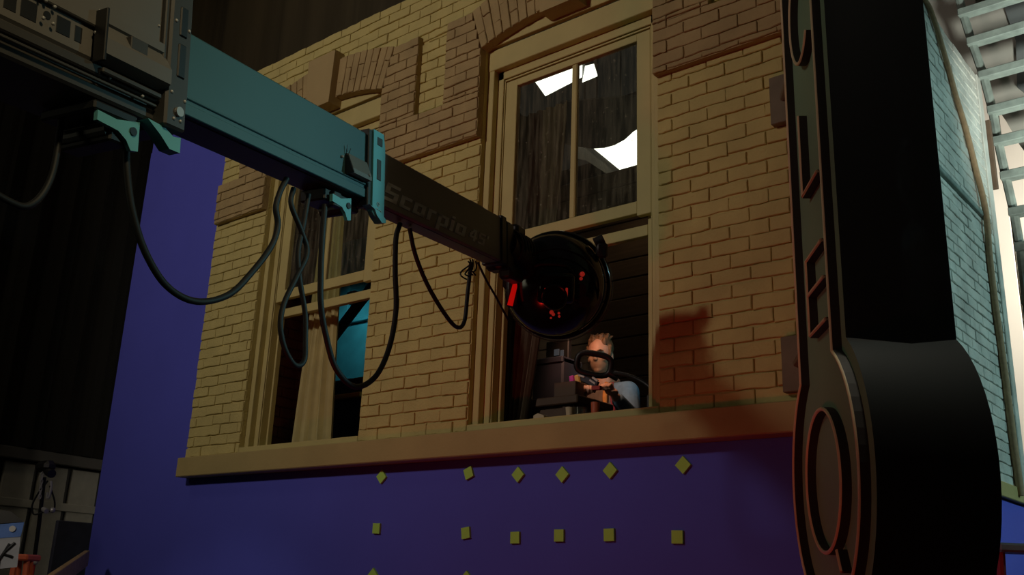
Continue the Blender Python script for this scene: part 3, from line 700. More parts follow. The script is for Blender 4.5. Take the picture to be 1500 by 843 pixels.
m.cbox((ca.x, 4.98, ca.z-.018), (cb_.x, 5.02, ca.z+.018), .005); tag(m.build('shelf_rail', 'amber'), 'amber wooden rail across the lower right of the smaller window', 'rail')
m = MB(); m.cbox((ca.x, 5.03, FLOOR), (cb_.x+.1, 5.30, ca.z+.15), .01)
for k in range(7): m.cbox((ca.x, 5.02, ca.z+.03+.016*k), (cb_.x+.1, 5.03, ca.z+.038+.016*k), .001)
tag(m.build('cabinet', 'navy'), 'dark slatted cabinet behind the amber rail in the smaller window', 'cabinet')

# workbench behind the big window
BT = 1.10
root = empty('workbench', (-3.95, 4.8, RF)); tag(root, 'dark wooden workbench inside the big window', 'bench')
m = MB(); m.cbox((-4.75, 4.56, BT-.05), (-3.32, 4.94, BT), .006); m.build('bench_top', 'desk', root)
m = MB(); m.cbox((-4.7, 4.60, BT-.19), (-3.37, 4.64, BT-.05), .004); m.build('apron', 'desk', root)
for (x, y) in ((-4.68, 4.62), (-3.42, 4.62), (-4.68, 4.90), (-3.42, 4.90)):
    m = MB(); m.cbox((x-.03, y-.03, RF), (x+.03, y+.03, BT-.05), .004); m.build('leg', 'desk', root)
# navy case with a screen on it
p = at(813, 535, y=4.85)
root = empty('equipment_case', (p.x, 4.85, BT)); tag(root, 'dark navy case standing on the workbench, under a small lit screen', 'case')
m = MB(); m.cbox((p.x-.11, 4.76, BT), (p.x+.13, 4.96, 1.40), .012); m.build('body', 'navy', root)
m = MB(); m.cbox((p.x-.11, 4.752, 1.36), (p.x+.13, 4.97, 1.40), .006); m.build('lid', 'navy', root)
root2 = empty('small_monitor', (p.x+.03, 4.86, 1.40)); tag(root2, 'small dark monitor with a dim screen on top of the navy case', 'monitor')
m = MB(); m.cbox((p.x-.07, 4.84, 1.40), (p.x+.11, 4.88, 1.53), .006); m.build('bezel', 'black_metal', root2)
m = MB(); m.cbox((p.x-.0, 4.835, 1.43), (p.x+.04, 4.841, 1.47), .001); m.cbox((p.x+.05, 4.835, 1.42), (p.x+.075, 4.841, 1.46), .001); m.build('screen', 'screen', root2)
# magnifier on a long arm
mc = at(870, 534, y=4.62)
mf = (-mc).normalized(); mr = mf.cross(V((0, 0, 1))).normalized()*-1; mu = (mr.cross(mf)).normalized()
if mu.z < 0: mu = -mu
tl_ = math.radians(-9); mr, mu = mr*math.cos(tl_)+mu*math.sin(tl_), mu*math.cos(tl_)-mr*math.sin(tl_)
root = empty('magnifier', mc); tag(root, 'black rounded magnifier on a long arm held before the person', 'magnifier')
def sup(rx, ry, n, e=3.2):
    o = []
    for k in range(n):
        t = 2*PI*k/n; c, s = math.cos(t), math.sin(t)
        o.append(mc + mr*(math.copysign(abs(c)**(2/e), c)*rx) + mu*(math.copysign(abs(s)**(2/e), s)*ry))
    return o
m = MB(); m.loop(sup(.100, .061, 48), mf, .018, 12); m.build('frame', 'black_metal', root, smooth=True)
m = MB(); m.prism([q_ + mf*.002 for q_ in sup(.092, .054, 40)], mf*.006); m.build('lens', 'lens', root)
m = MB(); e1 = mc+mr*.115-mu*.03; m.tube(spline([e1, at(922, 551, y=4.62), at(950, 566, y=4.6), V((-2.78, 4.62, .90+.1))]), .012, 10); m.build('arm', 'black_metal', root, smooth=True)
m = MB(); m.cyl(e1-mr*.02, e1+mr*.04-mu*.02, .028, 14); m.build('swivel', 'black_metal', root, smooth=True)
m = MB(); m.cbox((-2.86, 4.56, .86), (-2.70, 4.70, 1.06), .015); m.build('clamp_base', 'black_metal', root)
# stand the clamp base on
m = MB(); m.cbox((-3.0, 4.52, RF), (-2.60, 4.86, .86), .02); tag(m.build('side_stand', 'desk'), 'dark stand carrying the magnifier arm at the right of the big window', 'stand')
m = MB(); cpt = at(966, 588, y=4.47); 
# small bits on the bench
def small(name, px, py, y, mtl, label, cat, dims, rot=0.0, bz=None, group=None):
    p = at(px, py, y=y); a = V((math.cos(rot), 0, math.sin(rot))); c = V((-math.sin(rot), 0, math.cos(rot)))
    m = MB(); m.cbox((-dims[0], -dims[1], -dims[2]), dims, .003, ax=(a, V((0, 1, 0)), c), org=p)
    return tag(m.build(name, mtl), label, cat, group)
root = empty('electronics_board', at(865, 556, y=4.58)); tag(root, 'small dark device with white strips held under the magnifier', 'device')
def part(px, py, mt, dims, rot, name, par, y=4.578):
    p = at(px, py, y=y); a = V((math.cos(rot), 0, math.sin(rot))); c = V((-math.sin(rot), 0, math.cos(rot)))
    m = MB(); m.cbox((-dims[0], -dims[1], -dims[2]), dims, .002, ax=(a, V((0, 1, 0)), c), org=p); return m.build(name, mt, par)
part(864, 559, 'navy', (.062, .010, .018), -.45, 'board', root, 4.59)
part(852, 551.5, 'white', (.024, .006, .0055), -.35, 'white_strip', root); part(872, 556, 'white', (.024, .006, .006), -.60, 'white_strip', root); part(868, 560, 'white', (.024, .006, .005), -.60, 'white_strip', root)
part(874, 569, 'red', (.030, .012, .012), -.05, 'red_block', root)
small('toy_figure', 846, 556, 4.66, 'yellow', 'little yellow plastic piece beside the white strips', 'toy', (.014, .012, .024), .2)
small('toy_block', 838, 556, 4.67, 'magenta', 'little magenta plastic piece left of the yellow one', 'toy', (.014, .012, .020), .1)
m = MB(); q_ = at(842, 556, y=4.66); m.cbox((q_.x-.11, 4.60, BT), (q_.x+.05, 4.72, q_.z-.0235), .004)
tag(m.build('riser_block', 'desk'), 'dark wooden riser block on the workbench under the yellow and magenta pieces', 'block')
# cups and boxes on the window stool
def cup(px, py, y, r0, r1, h, mt, label, name='cup'):
    p = at(px, py, y=y); m = MB(); b0 = V((p.x, y, .906))
    n = 24; prof = [(r0, 0), (r1, h), (r1-.003, h), (r0-.003, .004)]
    o = len(m.v)
    for (r, z) in prof:
        for k in range(n): m.v.append(b0+V((r*math.cos(2*PI*k/n), r*math.sin(2*PI*k/n), z)))
    for i in range(3):
        for k in range(n): k2 = (k+1) % n; m.f.append((o+i*n+k, o+i*n+k2, o+(i+1)*n+k2, o+(i+1)*n+k)); m.mi.append(0)
    m.f.append(tuple(o+k for k in range(n))); m.mi.append(0); m.f.append(tuple(o+3*n+k for k in range(n))); m.mi.append(0)
    return tag(m.build(name, mt, smooth=True), label, 'cup')
cup(834.5, 606, 4.415, .016, .024, .085, 'cup', 'small tan paper cup standing on the sill of the big window')
cup(872, 606, 4.418, .022, .025, .10, 'orange_red', 'orange-red beaker on the sill of the big window, right of the tub')
cup(850, 607, 4.408, .033, .040, .075, 'clear', 'clear plastic tub on the sill between the paper cup and the orange-red beaker', 'tub')
p = at(800, 607, y=4.42); m = MB(); m.prism([(p.x-.045, 4.36, .906), (p.x+.035, 4.36, .906), (p.x+.03, 4.36, .950), (p.x-.015, 4.36, .966), (p.x-.045, 4.36, .955)], (0, .07, 0))
tag(m.build('carton', 'cup'), 'crumpled tan carton on the sill near the dark curtain', 'box')

# ------------------------------------------------------------------ the person at the bench
PX, PY = -3.565, 5.16
person = MB()
def caps(mb, a, b, r0, r1, n=14): 
    a, b = V(a), V(b); mb.sph(a, r0, n, 8); mb.sph(b, r1, n, 8); mb.tube([a, b], [r0, r1], n)
hc = V((PX, PY-.02, 1.475))
# head turned to the window, chin slightly down
yaw = math.radians(16); pit = math.radians(-9)
fw = V((math.sin(yaw)*math.cos(pit), -math.cos(yaw)*math.cos(pit), math.sin(pit))); rt = V((math.cos(yaw), math.sin(yaw), 0)); upv = rt.cross(fw)*-1
if upv.z < 0: upv = -upv
hx = (rt, fw, upv); H = lambda x, y, z: hc + rt*x + fw*y + upv*z
person.sph(H(0, -.012, .03), (.076, .095, .095), 28, 18, ax=hx)
person.sph(H(0, .018, -.045), (.060, .070, .075), 24, 14, ax=hx)
person.sph(H(0, .055, -.095), (.028, .024, .022), 16, 10, ax=hx)          # chin
person.sph(H(0, .086, -.012), (.012, .016, .024), 14, 10, ax=hx)           # nose
person.sph(H(0, .095, -.028), (.015, .012, .010), 14, 10, ax=hx)
person.sph(H(0, .074, .028), (.052, .014, .010), 14, 10, ax=hx)            # brow
person.sph(H(0, .074, -.062), (.024, .012, .007), 14, 10, ax=hx); person.sph(H(0, .072, -.073), (.021, .012, .007), 14, 10, ax=hx)
for s in (-1, 1):
    person.sph(H(s*.078, -.01, -.012), (.010, .020, .032), 14, 10, ax=hx)  # ears
    person.sph(H(s*.040, .060, -.025), (.022, .018, .020), 14, 10, ax=hx)  # cheeks
caps(person, H(0, -.025, -.08), V((PX, PY+.03, 1.27)), .056, .062)
person.sph((PX, PY+.03, 1.12), (.155, .105, .17), 24, 16); person.sph((PX, PY+.03, .90), (.14, .10, .20), 24, 16); person.sph((PX, PY+.03, .68), (.15, .11, .14), 24, 16)
shl = {-1: V((PX-.185, PY+.03, 1.215)), 1: V((PX+.185, PY+.03, 1.215))}
hand_pos = {1: at(893, 571, y=4.80), -1: at(860, 572, y=4.74)}
elb = {1: V((PX+.285, PY-.08, 1.04)), -1: V((PX-.27, PY-.08, 1.04))}
wr = {}
for s in (-1, 1):
    hp = hand_pos[s]; dirv = (hp-elb[s]).normalized(); w_ = hp - dirv*.075; wr[s] = w_
    caps(person, (PX, PY+.03, 1.20), shl[s], .075, .062); caps(person, shl[s], elb[s], .056, .044); caps(person, elb[s], w_, .043, .028)
    # hand: palm, five fingers closed round what it holds
    side = dirv.cross(V((0, 0, 1))).normalized(); nr = side.cross(dirv)
    person.sph(hp-dirv*.02, (.042, .045, .018), 16, 10, ax=(side, dirv, nr))
    for k, (off, L) in enumerate(((-.031, .85), (-.011, 1.0), (.010, .95), (.030, .75))):
        b0 = hp + side*off + dirv*.018; b1 = b0 + dirv*.034*L + nr*.004; b2 = b1 + dirv*.012*L - nr*.026*L; b3 = b2 - dirv*.016*L - nr*.012*L
        caps(person, b0, b1, .0098, .0092, 10); caps(person, b1, b2, .0092, .0086, 10); caps(person, b2, b3, .0086, .0078, 10)
    ts = -1 if s > 0 else 1
    t0 = hp + side*ts*.034 - dirv*.03 - nr*.006; t1 = t0 + side*ts*.016 + dirv*.03 - nr*.014; t2 = t1 - side*ts*.012 + dirv*.024 - nr*.010
    caps(person, t0, t1, .0125, .0105, 10); caps(person, t1, t2, .0105, .009, 10)
    # legs
    hip = V((PX+s*.09, PY+.03, .66)); kn = V((PX+s*.11, PY-.0, .27)); an = V((PX+s*.12, PY+.05, RF+.09))
    caps(person, hip, kn, .085, .058); caps(person, kn, an, .056, .038); caps(person, an-V((0, -.02, .045)), an+V((0, -.15, -.055)), .040, .032)
pob = person.build('person', 'skin', smooth=True); remesh(pob, .0048, 5)
tag(pob, 'person in a blue jacket with orange edging, working at the bench behind the window', 'person')
# hair: swept up from the forehead
hm = MB()
hm.sph(H(0, -.028, .052), (.083, .092, .088), 26, 16, ax=hx)
hm.sph(H(0, -.065, .0), (.072, .055, .085), 20, 14, ax=hx)
for i in range(46):
    a = random.uniform(-1.1, 1.1); f_ = random.uniform(-.35, 1)
    base = H(.066*math.sin(a), .052*f_-.01, .098+.02*math.cos(a)-.015*abs(f_)); tip = base + upv*random.uniform(.020, .042) + rt*random.uniform(-.015, .03) + fw*random.uniform(-.035, .010)
    hm.tube([base-upv*.03, base, tip], [.018, .015, .004], 7)
for s in (-1, 1): caps(hm, H(s*.073, .012, .055), H(s*.074, .020, .0), .016, .009, 10)
ho = hm.build('hair', 'hair', pob, smooth=True); remesh(ho, .005, 1)
for s in (-1, 1):
    e = MB(); e.sph(H(s*.031, .080, .008), (.012, .007, .006), 14, 10, ax=hx); e.build('eye', 'dark_eye', pob, smooth=True)
    e = MB(); e.tube([H(s*.014, .091, .026), H(s*.032, .090, .031), H(s*.050, .078, .026)], [.004, .0045, .003], 8); e.build('eyebrow', 'hair', pob, smooth=True)
# clothing
j = MB()
j.sph((PX, PY+.035, 1.12), (.175, .120, .18), 24, 16); j.sph((PX, PY+.035, .88), (.16, .115, .24), 24, 16)
sh = j.build('shirt', 'shirt', pob, smooth=True); remesh(sh, .008, 4)
j = MB()
for s in (-1, 1):
    caps(j, (PX+s*.10, PY+.04, 1.225), shl[s]+V((0, 0, .008)), .074, .074); caps(j, shl[s]+V((0, 0, .005)), elb[s], .073, .060); caps(j, elb[s], elb[s]+(wr[s]-elb[s])*.82, .058, .042)
    j.sph((PX+s*.125, PY+.045, 1.05), (.082, .122, .20), 20, 14); j.sph((PX+s*.125, PY+.045, .80), (.08, .118, .22), 20, 14)
j.sph((PX, PY+.085, 1.02), (.17, .085, .24), 20, 14); j.sph((PX, PY+.085, .76), (.16, .080, .20), 20, 14)
jk = j.build('jacket', 'denim', pob, smooth=True); remesh(jk, .008, 3)
j = MB(); j.tube(spline([(PX+.055, PY-.02, 1.285), (PX+.085, PY-.082, 1.20), (PX+.10, PY-.100, 1.08), (PX+.10, PY-.10, .95)]), [.016]*24+[.016], 8); j.build('orange_edge', 'orange_cloth', pob, smooth=True)
j = MB(); j.tube(spline([(PX+.085, PY-.0, 1.285), (PX+.135, PY-.075, 1.19), (PX+.155, PY-.085, 1.06), (PX+.155, PY-.08, .93)]), .013, 8); j.build('maroon_edge', 'maroon_cloth', pob, smooth=True)
j = MB()
for s in (-1, 1): caps(j, (PX+s*.035, PY+.08, 1.30), (PX+s*.085, PY-.02, 1.262), .030, .026)
caps(j, (PX-.05, PY+.095, 1.315), (PX+.05, PY+.095, 1.315), .03, .03); col = j.build('collar', 'shirt', pob, smooth=True); remesh(col, .007, 3)
j = MB()
for s in (-1, 1):
    hip = V((PX+s*.09, PY+.03, .68)); kn = V((PX+s*.11, PY-.0, .27)); an = V((PX+s*.12, PY+.05, RF+.12))
    caps(j, hip, kn, .105, .078); caps(j, kn, an, .076, .064)
j.sph((PX, PY+.03, .70), (.17, .125, .13), 20, 12); tr_ = j.build('trousers', 'navy', pob, smooth=True); remesh(tr_, .010, 3)
for s in (-1, 1):
    j = MB(); an = V((PX+s*.12, PY+.05, RF+.05)); caps(j, an+V((0, .03, .0)), an+V((0, -.17, -.008)), .05, .040)
    sho = j.build('shoe', 'black_metal', pob, smooth=True); remesh(sho, .008, 2)

# ------------------------------------------------------------------ overhead soft boxes seen through the upper glass
def softbox(px4, z, label):
    pts = [at(x, y, z=z) for (x, y) in px4]
    c = sum(pts, V())/len(pts)
    root = empty('overhead_softbox', c); tag(root, label, 'lamp', 'overhead soft boxes on the stage grid')
    m = MB(); m.prism(pts, (0, 0, .02)); m.build('diffuser', 'softbox', root)
    m = MB(); m.prism([c+(p-c)*1.03+V((0, 0, .022)) for p in pts], (0, 0, .35)); m.build('skirt', 'black_metal', root)
    for p in pts:
        k = MB(); k.tube([p+(c-p)*.1+V((0, 0, .36)), p+(c-p)*.1+V((0, 0, 2.6))], .012, 6); k.build('hanging_wire', 'black_metal', root)
softbox([(781, 116), (856, 88), (853, 113), (799, 141)], 6.0, 'big bright soft box seen through the top of the left pane')
softbox([(857, 99), (870, 96), (875, 112), (853, 121)], 5.4, 'small bright soft box beside the largest, top of right pane')
softbox([(850, 200), (945, 168), (945, 262), (909, 250), (870, 218)], 6.0, 'bright soft box with a curved upper edge in the right pane')
# black flag with a sagging edge that hides part of the last soft box
m = MB(); pts = []
for (x, y) in ((820, 150), (940, 140), (940, 186), (928, 193), (915, 205), (900, 213), (885, 217), (868, 218), (850, 216), (820, 210)): pts.append(at(x, y, z=5.6))
m.prism(pts, (0, 0, .02))
tag(m.build('black_flag', 'drape_black'), 'black cloth flag with a sagging edge cutting off the soft box in the right pane', 'flag')
m = MB(); pts = [at(x, y, z=6.05) for (x, y) in ((845, 216), (872, 218), (914, 250), (940, 262), (940, 268), (900, 262), (860, 236), (845, 232))]; m.prism(pts, (0, 0, .03))
tag(m.build('bounce_cloth', 'muslin'), 'cream cloth edge along the lower side of the soft box in the right pane', 'cloth')

# ------------------------------------------------------------------ stage beyond the set, left
f = MB(); f.box((-22, -9, FLOOR-.1), (12, 26, FLOOR)); tag(f.build('floor', 'concrete'), kind='structure')
f = MB(); f.box((-22, 21.5, FLOOR), (12, 21.7, 12)); tag(f.build('wall_far', 'stage_wall'), kind='structure')
ld = V((-.169, .986, 0)).normalized(); ln = V((ld.y, -ld.x, 0))      # the stage's left wall and its normal (towards the camera side)
L0 = at(70, 690, d=12.5); L0 = V((L0.x, L0.y, 0))
LP = lambda u, z, o=0: L0 + ld*u + ln*o + V((0, 0, z))
f = MB(); f.prism([LP(-12, FLOOR, -.35), LP(14, FLOOR, -.35), LP(14, 12, -.35), LP(-12, 12, -.35)], -ln*.2); tag(f.build('wall_stage', 'stage_wall'), kind='structure')
def drape(name, org, dv, nrm, u0, u1, z0, z1, mt, label, pitch=.45, amp=.05):
    m = MB(); nx = int((u1-u0)/pitch*10); o = 0
    for d in (0, .012):
        for z in (z0, (z0+z1)/2, z1):
            for i in range(nx+1):
                u = u0+(u1-u0)*i/nx; m.v.append(org + dv*u + nrm*(d+amp*math.sin(i*.628+.7*math.sin(i*.11))+.02*math.sin(i*1.9)) + V((0, 0, z)))
    N = nx+1
    for d in (0, 1):
        for r in (0, 1):
            for i in range(nx): a = d*3*N+r*N+i; m.f.append((a, a+1, a+N+1, a+N)); m.mi.append(0)
    return tag(m.build(name, mt, smooth=True), label, 'drape')
zb = at(70, 668, d=12.5).z
drape('black_drape', L0, ld, ln, -5, 5.7, zb+.06, 9.5, 'drape_black', 'tall black drape filling the left background above the pale partition')
m = MB()
p0_, p1_ = at(-40, 650, d=12.2), at(150, 682, d=12.8)
m.cbox((-3.5, -.06, zb-.09), (4.0, .04, zb+.05), .01, ax=(ld, ln, V((0, 0, 1))), org=L0)
tag(m.build('timber_beam', 'boom_mid'), 'long weathered horizontal beam above the pale partition', 'beam')
root = empty('partition', LP(0, FLOOR)); tag(root, 'pale ribbed partition of panels under the beam at lower left', 'partition')
pw = .48
for k in range(-2, 6):
    m = MB(); m.cbox((-.55+k*pw, -.10, FLOOR), (-.55+(k+1)*pw-.07, -.06, zb-.12), .008, ax=(ld, ln, V((0, 0, 1))), org=L0); m.build('panel', 'panel_white', root)
m = MB(); m.box((-1.5, -.16, FLOOR), (2.4, -.11, zb-.10), ax=(ld, ln, V((0, 0, 1))), org=L0); m.build('backing', 'boom_dark', root)
m = MB(); m.cbox((-1.4, -.06, zb-.66), (2.3, -.035, zb-.56), .006, ax=(ld, ln, V((0, 0, 1))), org=L0); m.build('cross_rail', 'panel_white', root)
p = at(115, 795, d=11.5)
m = MB(); m.cbox((-.35, 0, FLOOR), (.30, .05, at(110, 765, d=11.5).z), .01, ax=(ld, ln, V((0, 0, 1))), org=V((p.x, p.y, 0)))
tag(m.build('leaning_board', 'fabric_grey' if False else mat('slate_blue_board', (.13, .14, .22), .8)), 'dull slate-blue board standing before the pale partition beside the blue flat', 'board')
# brown backdrop high behind the set
drape('brown_drape', V((-11.6, 6.2, 0)), V((1, 0, 0)), V((0, -1, 0)), 0, 5.1, FLOOR, 12, 'drape_brown', 'dark brown backdrop drape showing above the brick parapet', pitch=1.3, amp=.07)
# light stand with chain and hook
tp = at(68, 682, d=8.0); bt = V((tp.x-.05, tp.y-.06, FLOOR))
root = empty('light_stand', bt); tag(root, 'thin black stand with a clamp and hanging chain before the pale partition', 'stand')
mid_p = at(57, 770, d=8.0); low_p = at(46, 850, d=8.0)
m = MB(); m.tube([tp+V((0, 0, -.1)), mid_p, low_p, V((low_p.x-.03, low_p.y, FLOOR+.25))], .016, 10); m.build('pole', 'black_metal', root)
m = MB(); m.cbox((tp.x-.11, tp.y-.05, tp.z-.055), (tp.x+.09, tp.y+.05, tp.z+.035), .03); m.cyl(tp+V((.04, 0, -.05)), tp+V((.12, 0, -.075)), .035, 12); m.build('clamp', 'black_metal', root)
m = MB()
for k in range(7):
    c_ = tp+V((.0+.004*k, -.02, -.075-.03*k)); m.ring(c_, ((V((1, 0, 0)), V((0, 0, 1)), V((0, 1, 0))) if k % 2 else (V((0, 1, 0)), V((0, 0, 1)), V((1, 0, 0)))), (.010, .019), .004, 14, 6)
m.build('chain', 'alu', root)
m = MB(); hk = at(72, 722, d=7.95); m.tube(spline([hk+V((0, 0, .09)), hk+V((.02, 0, .03)), hk+V((.01, 0, -.04)), hk+V((-.025, 0, -.04)), hk+V((-.03, 0, 0))]), .010, 8); m.build('hook', 'alu', root)
m = MB(); m.tube(spline([at(x, y, d=7.95) for (x, y) in ((70, 705), (55, 725), (47, 742), (50, 754), (66, 750), (78, 748), (80, 735), (73, 712))]), .007, 8); m.build('cable_loop', 'rubber', root)
m = MB(); g_ = at(66, 748, d=7.9); m.cyl(g_+V((-.03, 0, .01)), g_+V((.03, 0, -.01)), .02, 12); g2 = at(77, 748, d=7.9); m.sph(g2, .022, 12, 8); m.build('grip_knob', 'alu', root)
for a in (0, 2.1, 4.2):
    m = MB(); q0 = V((low_p.x-.03, low_p.y, FLOOR+.3)); m.tube([q0, q0+V((.5*math.cos(a), .5*math.sin(a), -.28))], .014, 8); m.build('leg', 'black_metal', root)
# grey-blue fabric lamp housing in the corner
lp = at(2, 800, d=4.2)
cr = ROT @ V((1, 0, 0)); cr.z = 0; cr.normalize(); cfw = V((-cr.y, cr.x, 0)); LX = (cr, cfw, V((0, 0, 1)))
cr0, cfw0 = cr, cfw; cfw = V((lp.x, lp.y, 0)).normalized(); cr = V((cfw.y, -cfw.x, 0))
root = empty('fabric_lamp', V((lp.x, lp.y, FLOOR))); tag(root, 'pale grey fabric lamp housing with a blue band at the lower left edge', 'lamp')
m = MB(); m.prism([lp + cr*x + V((0, 0, z)) for (x, z) in ((-.22, -.13), (.075, -.085), (.068, .045), (-.22, .0))], cfw*.3); m.build('body', 'fabric_grey', root)
m = MB(); m.prism([lp + cr*x + V((0, 0, z)) - cfw*.004 for (x, z) in ((-.22, .0), (.068, .042), (.072, .103), (-.22, .058))], cfw*.308); m.build('band', 'fabric_blue', root)
m = MB(); m.prism([lp + cr*x + V((0, 0, z)) - cfw*.01 for (x, z) in ((-.22, .06), (.068, .104), (.05, .118), (.01, .145), (-.22, .150))], cfw*.32); m.build('lid', 'boom_dark', root)
m = MB(); c_ = lp + cr*.030 + V((0, 0, .072)); m.cyl(c_-cfw*.012, c_+cfw*.01, .013, 16); m.build('button', 'white', root)
m = MB()
for pa in ([(-.03, .0), (.0, -.06), (.005, -.13)], [(.0, -.06), (.018, -.02), (.03, .01)], [(.012, -.03), (.05, .015)], [(.014, -.035), (.05, -.045)]):
    m.tube([lp + cr*x + V((0, 0, z)) - cfw*.004 for (x, z) in pa], .006, 8)
m.build('strap', 'black_metal', root)
m = MB(); m.tube([V((lp.x, lp.y, FLOOR+.02))+cfw*.15-cr*.05, lp+cfw*.15-cr*.05+V((0, 0, -.08))], .02, 10); m.build('stand_pole', 'black_metal', root)
m = MB(); m.cyl(V((lp.x, lp.y, FLOOR))+cfw*.15-cr*.05, V((lp.x, lp.y, FLOOR+.03))+cfw*.15-cr*.05, .22, 24); m.build('stand_base', 'black_metal', root)
cr, cfw = cr0, cfw0
# red ladder tops
def ladder(px, py, d, wd, label, top='orange_red', ht=None):
    p = at(px, py, d=d); root = empty('step_ladder', V((p.x, p.y, FLOOR))); tag(root, label, 'ladder')
    for s in (-1, 1):
        m = MB()
        a = V((p.x, p.y, FLOOR))+cr*s*(wd/2+.10)-cfw*.0; b = p+cr*s*wd/2
        m.tube([a, b], .020, 8); m.build('rail', 'orange_red' if top == 'orange_red' else 'red', root)
        m = MB(); m.tube([V((p.x, p.y, FLOOR))+cr*s*(wd/2+.08)+cfw*.45, b+cfw*.06], .016, 8); m.build('rear_leg', 'orange_red' if top == 'orange_red' else 'red', root)
    m = MB(); m.cbox((-wd/2-.03, -.06, -.012), (wd/2+.03, .14, .03), .01, ax=LX, org=p+V((0, 0, .012))); m.build('top_cap', 'orange_red' if top == 'orange_red' else 'grey_plastic', root)
    for k in range(1, 6):
        z = FLOOR+(p.z-FLOOR)*k/6; m = MB(); m.cbox((-wd/2-.08, -.04, -.012), (wd/2+.08, .04, .012), .004, ax=LX, org=V((p.x, p.y, z))); m.build('step', 'alu', root)
ladder(31, 822, 6.5, .075, 'orange-red ladder top standing by the lamp housing at lower left')
m = MB(); a_ = at(48, 828, d=7.0); m.tube([a_, V((a_.x-.02, a_.y, FLOOR))], .018, 10); m.sph(a_+V((.03, 0, .02)), .02, 10, 8, 1)
tag(m.build('red_post', ['red', 'alu'], smooth=True), 'thin red post with a metal cap beside the black stand', 'post')
ladder(1497, 811, 4.6, .20, 'grey-topped red ladder beside the round end of the sign', top='red')
# timber plank
m = MB(); a_, b_ = at(70, 858, d=6.2), at(124, 820, d=7.6); dd = (b_-a_).normalized(); sd = dd.cross(V((0, 0, 1))).normalized(); uu = sd.cross(dd)
m.cbox((-2.8, -.02, -.06), ((b_-a_).length*1.05, .02, .06), .004, ax=(dd, sd, uu), org=a_)
tag(m.build('plank', 'wood'), 'pale timber plank slanting up to the left edge of the blue flat', 'plank')

# ------------------------------------------------------------------ right: back of another set piece
root = empty('timber_frame', (-1.6, 8.2, FLOOR)); tag(root, 'weathered teal-grey timber frame of rails beyond the pale side wall', 'frame')
Lp = [(1392, -28), (1404, 20), (1417, 62), (1434, 111), (1447, 162), (1455, 207), (1466, 258), (1478, 311), (1487, 362), (1496, 440)]
pl3 = [at(x, y, y=8.2) for (x, y) in Lp]
for i, p in enumerate(pl3):
    m = MB(); h = .045
    m.cbox((p.x, 8.16, p.z-h), (p.x+1.1, 8.26, p.z+h*.6), .006); m.build('rail', 'tealwood', root)
m = MB()
for a, b in zip(pl3[:-1], pl3[1:]): m.tube([a+V((.03, .03, 0)), b+V((.03, .03, 0))], .035, 8)
m.tube([pl3[-1]+V((.03, .03, 0)), V((pl3[-1].x+.02, 8.23, FLOOR))], .035, 8); m.tube([pl3[0]+V((.03, .03, 0)), pl3[0]+V((-.15, .03, 1.2))], .035, 8)
m.build('post', 'tealwood', root)
# grey cloth with a slanting lower edge, lit white boards behind it
m = MB(); pts = [at(x, y, y=8.6) for (x, y) in ((1200, -250), (1700, -250), (1700, 480), (1494, 213), (1474, 178), (1431, 115), (1280, 60))]
m.prism(pts, (0, .02, 0)); tag(m.build('grey_cloth', 'muslin'), 'grey muslin sheet with a slanting lower edge behind the timber frame', 'cloth')
m = MB(); pts = [at(x, y, y=8.55) for (x, y) in ((1470, 8), (1530, -20), (1530, 160), (1490, 128), (1488, 60))]
m.prism(pts, (0, .01, 0)); tag(m.build('dark_cloth', 'muslin_dark'), 'dark grey cloth patch in the upper right corner behind the frame', 'cloth')
root = empty('board_wall', (-1.6, 11.0, FLOOR)); tag(root, 'brightly lit wall of white upright boards at the right edge', 'wall panel')
for k in range(10):
    m = MB(); m.cbox((-3.1+k*.28, 11.0, FLOOR), (-3.1+(k+1)*.28-.012, 11.04, 6.2), .005); m.build('board', 'white_board', root)
# rope down the side wall, built as a tan tube
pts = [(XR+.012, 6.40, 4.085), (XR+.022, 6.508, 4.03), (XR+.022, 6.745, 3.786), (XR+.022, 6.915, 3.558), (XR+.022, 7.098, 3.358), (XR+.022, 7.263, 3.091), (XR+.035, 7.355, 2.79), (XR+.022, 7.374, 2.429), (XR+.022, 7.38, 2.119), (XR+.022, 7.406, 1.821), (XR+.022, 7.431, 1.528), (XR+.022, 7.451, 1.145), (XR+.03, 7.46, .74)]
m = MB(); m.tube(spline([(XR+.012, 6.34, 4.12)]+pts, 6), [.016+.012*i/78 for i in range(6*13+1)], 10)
tag(m.build('tan_streak', 'streak_tan', smooth=True), 'thick tan rope running down the pale side wall behind the sign', 'streak')
m = MB(); p = at(1445, 178, y=7.80); p2 = at(1454, 278, y=7.80); m.cbox((p.x-.015, 7.775, p2.z), (p.x+.03, 7.82, p.z), .004)
tag(m.build('batten', 'batten'), 'short brown batten fixed on the end of the pale side wall', 'batten')

# ------------------------------------------------------------------ lights
def area(name, loc, target, size, power, col, size_y=None, spread=None):
    l = bpy.data.lights.new(name, 'AREA'); l.energy = power; l.color = col; l.size = size
    if size_y: l.shape = 'RECTANGLE'; l.size_y = size_y
    if spread: l.spread = math.radians(spread)
    o = bpy.data.objects.new(name, l); C.objects.link(o); o.location = loc
    o.rotation_euler = (V(target)-V(loc)).to_track_quat('-Z', 'Y').to_euler(); return o
def spot(name, loc, target, power, col, ang, blend=.5, rad=.15):
    l = bpy.data.lights.new(name, 'SPOT'); l.energy = power; l.color = col; l.spot_size = math.radians(ang); l.spot_blend = blend; l.shadow_soft_size = rad
    o = bpy.data.objects.new(name, l); C.objects.link(o); o.location = loc
    o.rotation_euler = (V(target)-V(loc)).to_track_quat('-Z', 'Y').to_euler(); return o
spot('key_lamp', (-4.9, -3.2, 4.3), (-5.3, 4.2, 3.7), 480, (1.0, .85, .74), 82, 1.0, .30)
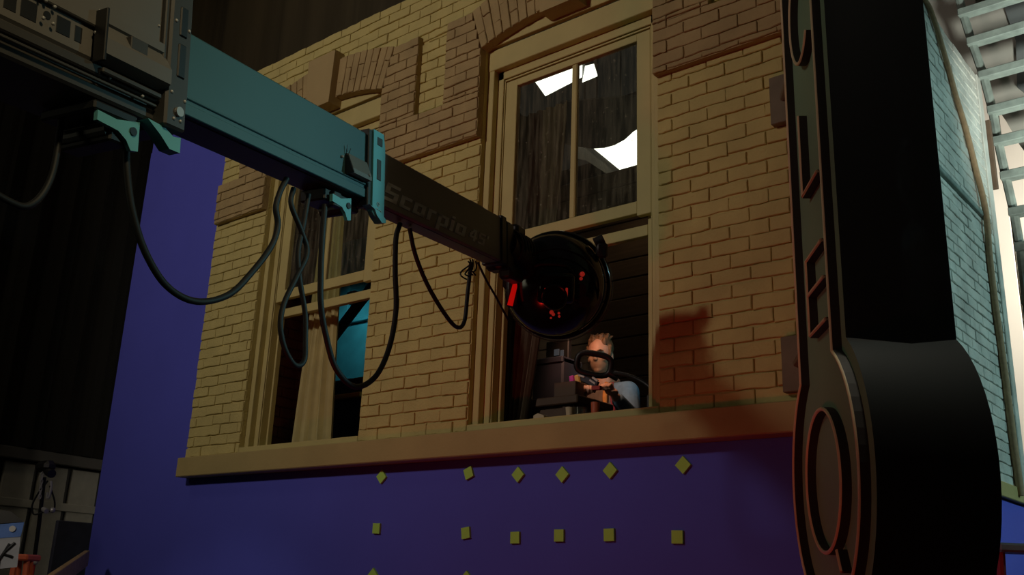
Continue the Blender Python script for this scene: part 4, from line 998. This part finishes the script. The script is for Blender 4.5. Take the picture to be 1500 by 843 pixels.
spot('red_lamp', (-2.5, .7, -1.4), (-2.85, 4.2, .75), 46, (1.0, .022, .012), 78, .9, .12)
spot('cyan_lamp', (6.0, 9.2, 4.2), (-1.99, 3.18, 1.5), 1450, (.42, .93, .96), 18, .9, .22)
spot('wall_lamp', (6.2, 8.3, 4.0), (-1.75, 6.7, 1.9), 900, (.52, .92, .93), 34, .6, .25)
area('board_lamp', (1.2, 9.0, 3.2), (-2.3, 11.0, 3.4), .6, 115, (1.0, .92, .78), spread=95)
area('room_lamp', (-4.4, 6.6, 3.5), (-4.4, 5.2, 1.0), .4, 1.2, (1.0, .72, .42))
spot('room_cyan', (-2.2, 4.95, 1.65), (-3.45, 5.1, 1.40), 9, (.35, .9, 1.0), 26, .5, .06)
spot('bench_fill', (-3.32, 4.46, 1.78), (-3.42, 5.0, 1.28), 16, (1.0, .50, .30), 70, .6, .05)  # unseen spot added to light the face and hands
spot('teal_glow', (-6.35, 5.25, 2.7), (-7.1, 5.9, 2.0), 14, (.5, .95, 1.0), 70, .6, .1)
area('cloth_fill', (-.2, 6.2, 1.5), (-.9, 8.6, 4.6), .4, 30, (.95, 1.0, .90), spread=60)  # unseen lamp added to brighten the grey cloth
spot('corner_fill', (-2.2, -.8, 1.2), (-4.3, 1.9, .1), 65, (1.0, .92, .80), 22, .6, .1)  # unseen spot added to brighten the fabric housing at lower left
area('sign_fill', (-5.2, -2.6, .6), (-1.75, 3.7, .9), 1.2, .35, (1.0, .95, .66), spread=35)  # added fill, lifts the lettered face of the sign
spot('sign_top_lamp', (-.95, 3.17, 5.2), (-.97, 3.28, .6), 160, (1.0, .93, .74), 15, .7, .15)
area('stage_fill', (-9, 0, 6), (-11, 6, -1), 1.0, 12, (1.0, .85, .6))
area('backdrop_fill', (-8.3, 4.9, 8.6), (-9.0, 6.2, 6.6), .6, 5, (1.0, .72, .42))  # unseen lamp added to lift the dark brown drape
spot('boom_fill', (1.2, .2, 3.4), (-2.1, .85, 1.56), 210, (1.0, .80, .45), 34, .8, .2)  # unseen warm spot added to brighten the rear boom section
w = bpy.data.worlds.new('stage_dark'); bpy.context.scene.world = w; w.use_nodes = True
w.node_tree.nodes['Background'].inputs[0].default_value = (.9, .85, .75, 1); w.node_tree.nodes['Background'].inputs[1].default_value = .010
vs = bpy.context.scene.view_settings
vs.view_transform = 'Standard'; vs.look = 'None'; vs.exposure = 0.0; vs.gamma = 1.0; vs.use_curve_mapping = False
